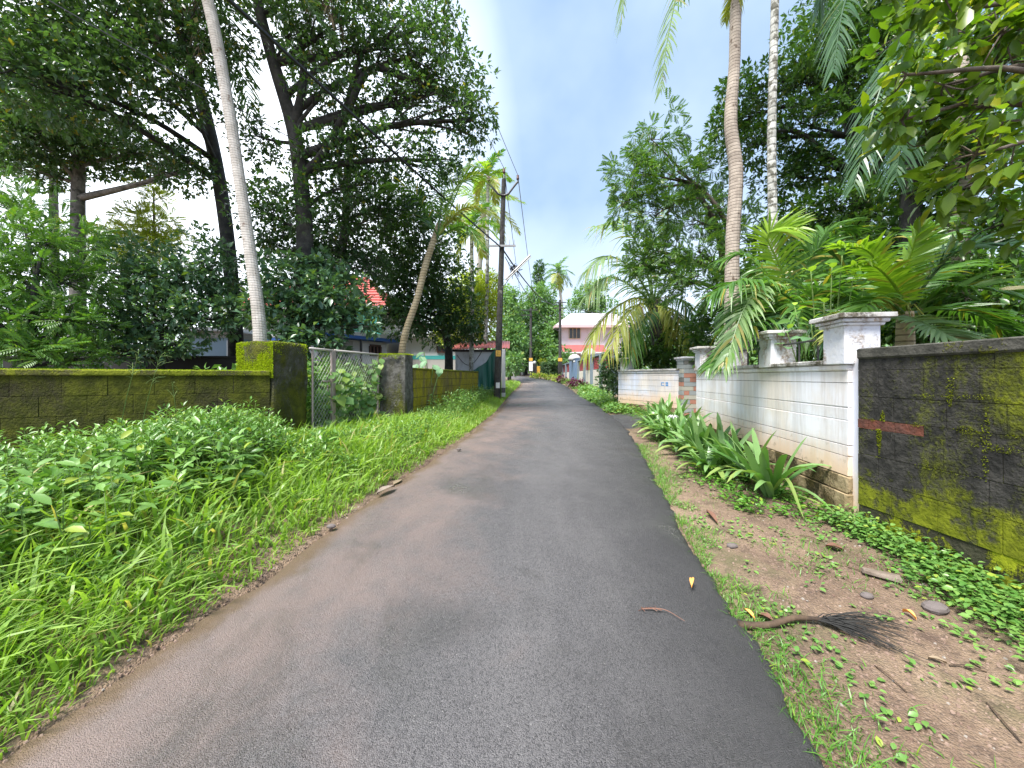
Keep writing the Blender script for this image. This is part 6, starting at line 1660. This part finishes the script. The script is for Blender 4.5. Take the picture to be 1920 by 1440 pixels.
for k in range(210):
    y = RNG.uniform(.6, 3.45); wdt = .12 + .34 * sstep((3.1 - y) / 1.4)
    pts.append((dwx(y) - .08 - abs(RNG.normal(0, .5)) * wdt, y))
low_plants("ground_weeds", "round-leaved weeds carpeting the foot of the black wall", pts, .15, 30, .044, M['weed'], hh=.20)
pts = [(wx(y) - .18 - abs(RNG.normal(0, .14)), y) for y in RNG.uniform(3.4, 5.2, 26)] + [(wx(y) - .7 - abs(RNG.normal(0, .18)), y) for y in RNG.uniform(3.6, 7.0, 34)]
low_plants("ground_weeds", "small-leaved weeds around the spider lilies", pts, .13, 34, .045, M['weed_dk'], hh=.16)
pts = []
for k in range(170):
    y = RNG.uniform(10.6, 17.5); x = road_r(y) + .12 + abs(RNG.normal(0, .45)); pts.append((min(x, 4.3 + (y - 12) * .1), y))
low_plants("ground_weeds", "leafy ground cover between the road and the bluish white wall", pts, .24, 40, .09, M['weed'], hh=.30)
pts = [(road_r(y) + .5 + RNG.uniform(0, 1.0), y) for y in RNG.uniform(9.9, 12, 60)]
low_plants("ground_weeds", "low trailing weeds at the foot of the bluish white wall", pts, .2, 30, .06, M['weed_dk'], hh=.12)
pts = [(road_r(y) + .3 + RNG.uniform(0, 1.1), y) for y in RNG.uniform(17, 33, 130)]
low_plants("ground_weeds", "green border growth along the blue and cream wall", pts, .4, 34, .16, M['weed'], hh=.4)
# scattered seedlings and sparse grass on the earth strip
pts = [(road_r(y) + .15 + RNG.uniform(0, 1.6) , y) for y in RNG.uniform(.9, 4.8, 170)]
low_plants("seedlings", "scattered tiny seedlings on the bare earth strip", [p for p in pts if p[0] < 3.05], .06, 9, .035, M['weed'], hh=.05)
mb = MB(); n_ = 7000; Y = .8 + 6.5 * RNG.uniform(0, 1, n_) ** 1.3; X = road_r(Y) + .02 + np.abs(RNG.normal(0, .17, n_)) - .03
k = noise(np.stack([X, Y, X * 0], -1), 3.3, 6) > .16; X, Y = X[k], Y[k]
blades(mb, X, Y, RNG.uniform(.03, .095, len(X)), RNG.uniform(.003, .006, len(X)), None, .9)
X2 = RNG.uniform(1.3, 3.2, 9000); Y2 = RNG.uniform(.9, 7.0, 9000); k = (X2 > road_r(Y2) + .1) & (X2 < wx(Y2) - .2) & (noise(np.stack([X2, Y2, X2 * 0], -1), 2.8, 9) > .22); X2, Y2 = X2[k], Y2[k]
blades(mb, X2, Y2, RNG.uniform(.03, .09, len(X2)), RNG.uniform(.003, .006, len(X2)), None, .9)
tag(mb.build("sparse_grass", M['weed_dk']), "sparse thin grass tufts on the earth strip by the asphalt edge", "grass", kind="stuff")
# gravel
STONE = (np.array([[-.5, -.4, -.3], [.5, -.45, -.3], [.45, .5, -.3], [-.5, .45, -.3], [-.3, -.25, .3], [.32, -.2, .36], [.25, .3, .28], [-.28, .3, .34]], float), [np.array([[4, 5, 6, 7], [0, 1, 5, 4], [1, 2, 6, 5], [2, 3, 7, 6], [3, 0, 4, 7]])])
n_ = 6500; Y = .8 + 6 * RNG.uniform(0, 1, n_) ** 1.5; X = road_r(Y) + RNG.uniform(0, 1.9, n_); 
k = X < 3.1; X, Y = X[k], Y[k]; s = RNG.uniform(.004, .014, len(X)) * RNG.uniform(.5, 1.4, len(X))
Xl = road_l(Y[:1500]) - RNG.uniform(-.05, .22, 1500); X = np.concatenate([X, Xl]); Y = np.concatenate([Y, Y[:1500]]); s = np.concatenate([s, RNG.uniform(.004, .016, 1500)])
mb = MB(); mb.inst(STONE, np.stack([X, Y, ground_z(X, Y) + s * .2], 1), basis(unit(RNG.normal(0, 1, (len(X), 3)) * [1, 1, .2]), np.array([[0, 0, 1.0]]).repeat(len(X), 0)), np.stack([s, s * 1.2, s * .8], 1))
tag(mb.build("gravel", M['gravel']), "loose laterite grit along both road edges", "gravel", kind="stuff")

def gat(px, py, lift=0.0):
    """point on the ground seen at a photo pixel"""
    Y = 5.0
    for _ in range(40):
        Y = .5 * Y + .5 * (EYE - float(ground_z((px - CX) * Y / F_PX, Y))) * F_PX / (py - CY)
    X = (px - CX) * Y / F_PX
    z = float(ground_z(X, Y))
    if road_l(Y) < X < road_r(Y): z = float(road_z(Y)) + .032 + .03
    return np.array([X, Y, z + lift])
def litter_leaf(name, label, a, b, w, mat, curl=.02, group=None, cat="dry leaf"):
    a, b = gat(*a, .006), gat(*b, .006); n = 9; t = np.linspace(0, 1, n)
    P = a + (b - a) * t[:, None]; P[:, 2] += curl * np.sin(np.pi * t) + .004
    sd_ = unit(np.cross(b - a, [0, 0, 1.0])); wv = w * np.sin(np.pi * np.clip(t, .02, .98)) ** .8
    G = np.stack([P - sd_ * wv[:, None] / 2 + [0, 0, curl * .6], P, P + sd_ * wv[:, None] / 2 + [0, 0, curl * .9]], 1)
    G2 = G - [0, 0, .002]
    q = MB(); q.grid(G); q.grid(G2[:, ::-1])
    return tag(q.build(name, mat, smooth=True, origin=a), label, cat, group)
litter_leaf("fallen_leaf", "single orange leaf lying on the dark side of the asphalt", (1297, 1141), (1297, 1124), .028, M['orangeleaf'])
litter_leaf("fallen_leaf", "broad reddish dry leaf near the black wall's foot", (1548, 1028), (1582, 1036), .10, M['dryleaf'], .022)
litter_leaf("fallen_leaf", "curled dark brown leaf beyond the two stones", (1325, 960), (1345, 985), .05, M['dryleaf'], .022)
litter_leaf("fallen_leaf", "yellow-orange leaf lying by the stick's thick end", (1394, 1146), (1415, 1166), .030, M['orangeleaf'], .015)
litter_leaf("fallen_leaf", "reddish leaf tucked behind the stick's thick end", (1420, 1160), (1450, 1172), .06, M['dryleaf'], .022)
litter_leaf("fallen_leaf", "small yellow leaf below the round stone in the weeds", (1692, 1150), (1718, 1166), .03, M['orangeleaf'], .02)
litter_leaf("fallen_leaf", "pale straw-coloured leaf on the bare earth in the corner", (1740, 1238), (1775, 1248), .03, M['fibre'], .01)
litter_leaf("fallen_leaf", "grey curled palm husk on the mud by the grass edge", (706, 950), (740, 934), .10, M['wood'], .022)
litter_leaf("fallen_leaf", "tan leaf caught in the grass edge beyond the husk", (738, 911), (752, 914), .08, M['fibre'], .012)
litter_leaf("fallen_leaf", "dark sliver of husk on the muddy gutter", (140, 1305), (160, 1293), .03, M['wood'], .02)
# dried flower spike on the asphalt
a_, b_ = gat(1204, 1181, .004), gat(1284, 1206, .004)
tw = empty("dry_twig", a_, "thin reddish dried flower spike lying on the asphalt", "twig")
ln = spline([a_, gat(1245, 1184, .008), b_], 14); MB().tube(ln, np.linspace(.004, .0015, 14), 4).build("stalk", M['dryleaf'], tw)
mb = MB()
for k in range(26):
    c = ln[int(RNG.integers(0, 6))]; mb.tube([c, c + RNG.normal(0, [.016, .014, .003], 3)], .002, 3)
mb.build("bracts", M['dryleaf'], tw)
# stick with the black broom of fibres
s0, s1, s2, s3 = gat(1384, 1178, .02), gat(1440, 1182, .03), gat(1490, 1170, .035), gat(1545, 1172, .03)
stk = empty("fallen_palm_spadix", s0, "fallen brown palm stalk ending in a black broom of fibres", "palm stalk")
MB().tube(spline([s0, s1, s2, s3], 16), np.linspace(.022, .012, 16), 8).build("stalk", M['wood_dk'], stk, smooth=True)
mb = MB()
for k in range(75):
    g = RNG.uniform(.1, 1) ** 1.3; e = gat(1555 + 170 * g + RNG.normal(0, 16), 1178 + 48 * g * RNG.uniform(-.5, 1.7), .004 + .02 * RNG.random())
    c = s3 + (s2 - s3) * RNG.uniform(0, .35); m_ = (c + e) / 2 + np.array([0, 0, .025]) + RNG.normal(0, .012, 3)
    mb.tube(spline([c, m_, e], 6), np.linspace(.0035, .0016, 6), 3, cap=False)
mb.build("fibres", M['plaster_dk'], stk)
# thin dark straws strewn over the earth
for i, (a_, b_) in enumerate((((1640, 1250), (1700, 1300)), ((1780, 1250), (1850, 1262)), ((1850, 1320), (1915, 1395)), ((1500, 1005), (1545, 1018)), ((1590, 1065), (1640, 1085)))):
    p_, q_ = gat(*a_, .006), gat(*b_, .006)
    tag(MB().tube(spline([p_, (p_ + q_) / 2 + [0, .01, .01], q_], 6), .0035, 4).build("straw", M['wood_dk'], origin=p_), ("thin dark straw below the broom of fibres", "thin straw by the pale leaf", "long straw in the bare corner", "thin straw near the white post", "thin straw above the grey plank")[i], "straw")
pa, pb = gat(1622, 1078, .03), gat(1684, 1094, .03)
pd = pb - pa; o = MB(); o.box((0, 0, 0), (np.linalg.norm(pd) + .03, .055, .03), 0, .006, .003)
o = o.build("plank", M['wood']); o.location = Vector((pa + pb) / 2); o.rotation_euler = (0, -math.asin(pd[2] / np.linalg.norm(pd)), math.atan2(pd[1], pd[0])); tag(o, "weathered grey plank lying at the edge of the wall weeds", "plank")
def stone(label, px, py, r):
    p = gat(px, py, r * .35); th = np.linspace(-math.pi / 2, math.pi / 2, 7)
    P = np.stack([np.zeros(7), np.zeros(7), np.sin(th) * r * .6], 1); q = MB(); q.tube(P, np.cos(th) * r + .002, 9)
    v = q.V[0]; q.V[0] = v * (1 + .18 * noise(v, 30)[:, None]) * [1.15, .9, 1] + p
    tag(q.build("stone", M['stone'], smooth=False, origin=p), label, "stone", "stones on the earth strip")
stone("small dark stone on the open earth near the asphalt", 1372, 1026, .035)
stone("round grey stone among the wall weeds", 1752, 1146, .055)
stone("flat pale stone near the plank", 1625, 1120, .03)
stone("little reddish stone by the grass edge", 860, 858, .03)
stone("half-buried stone in the gutter mud", 620, 1010, .03)
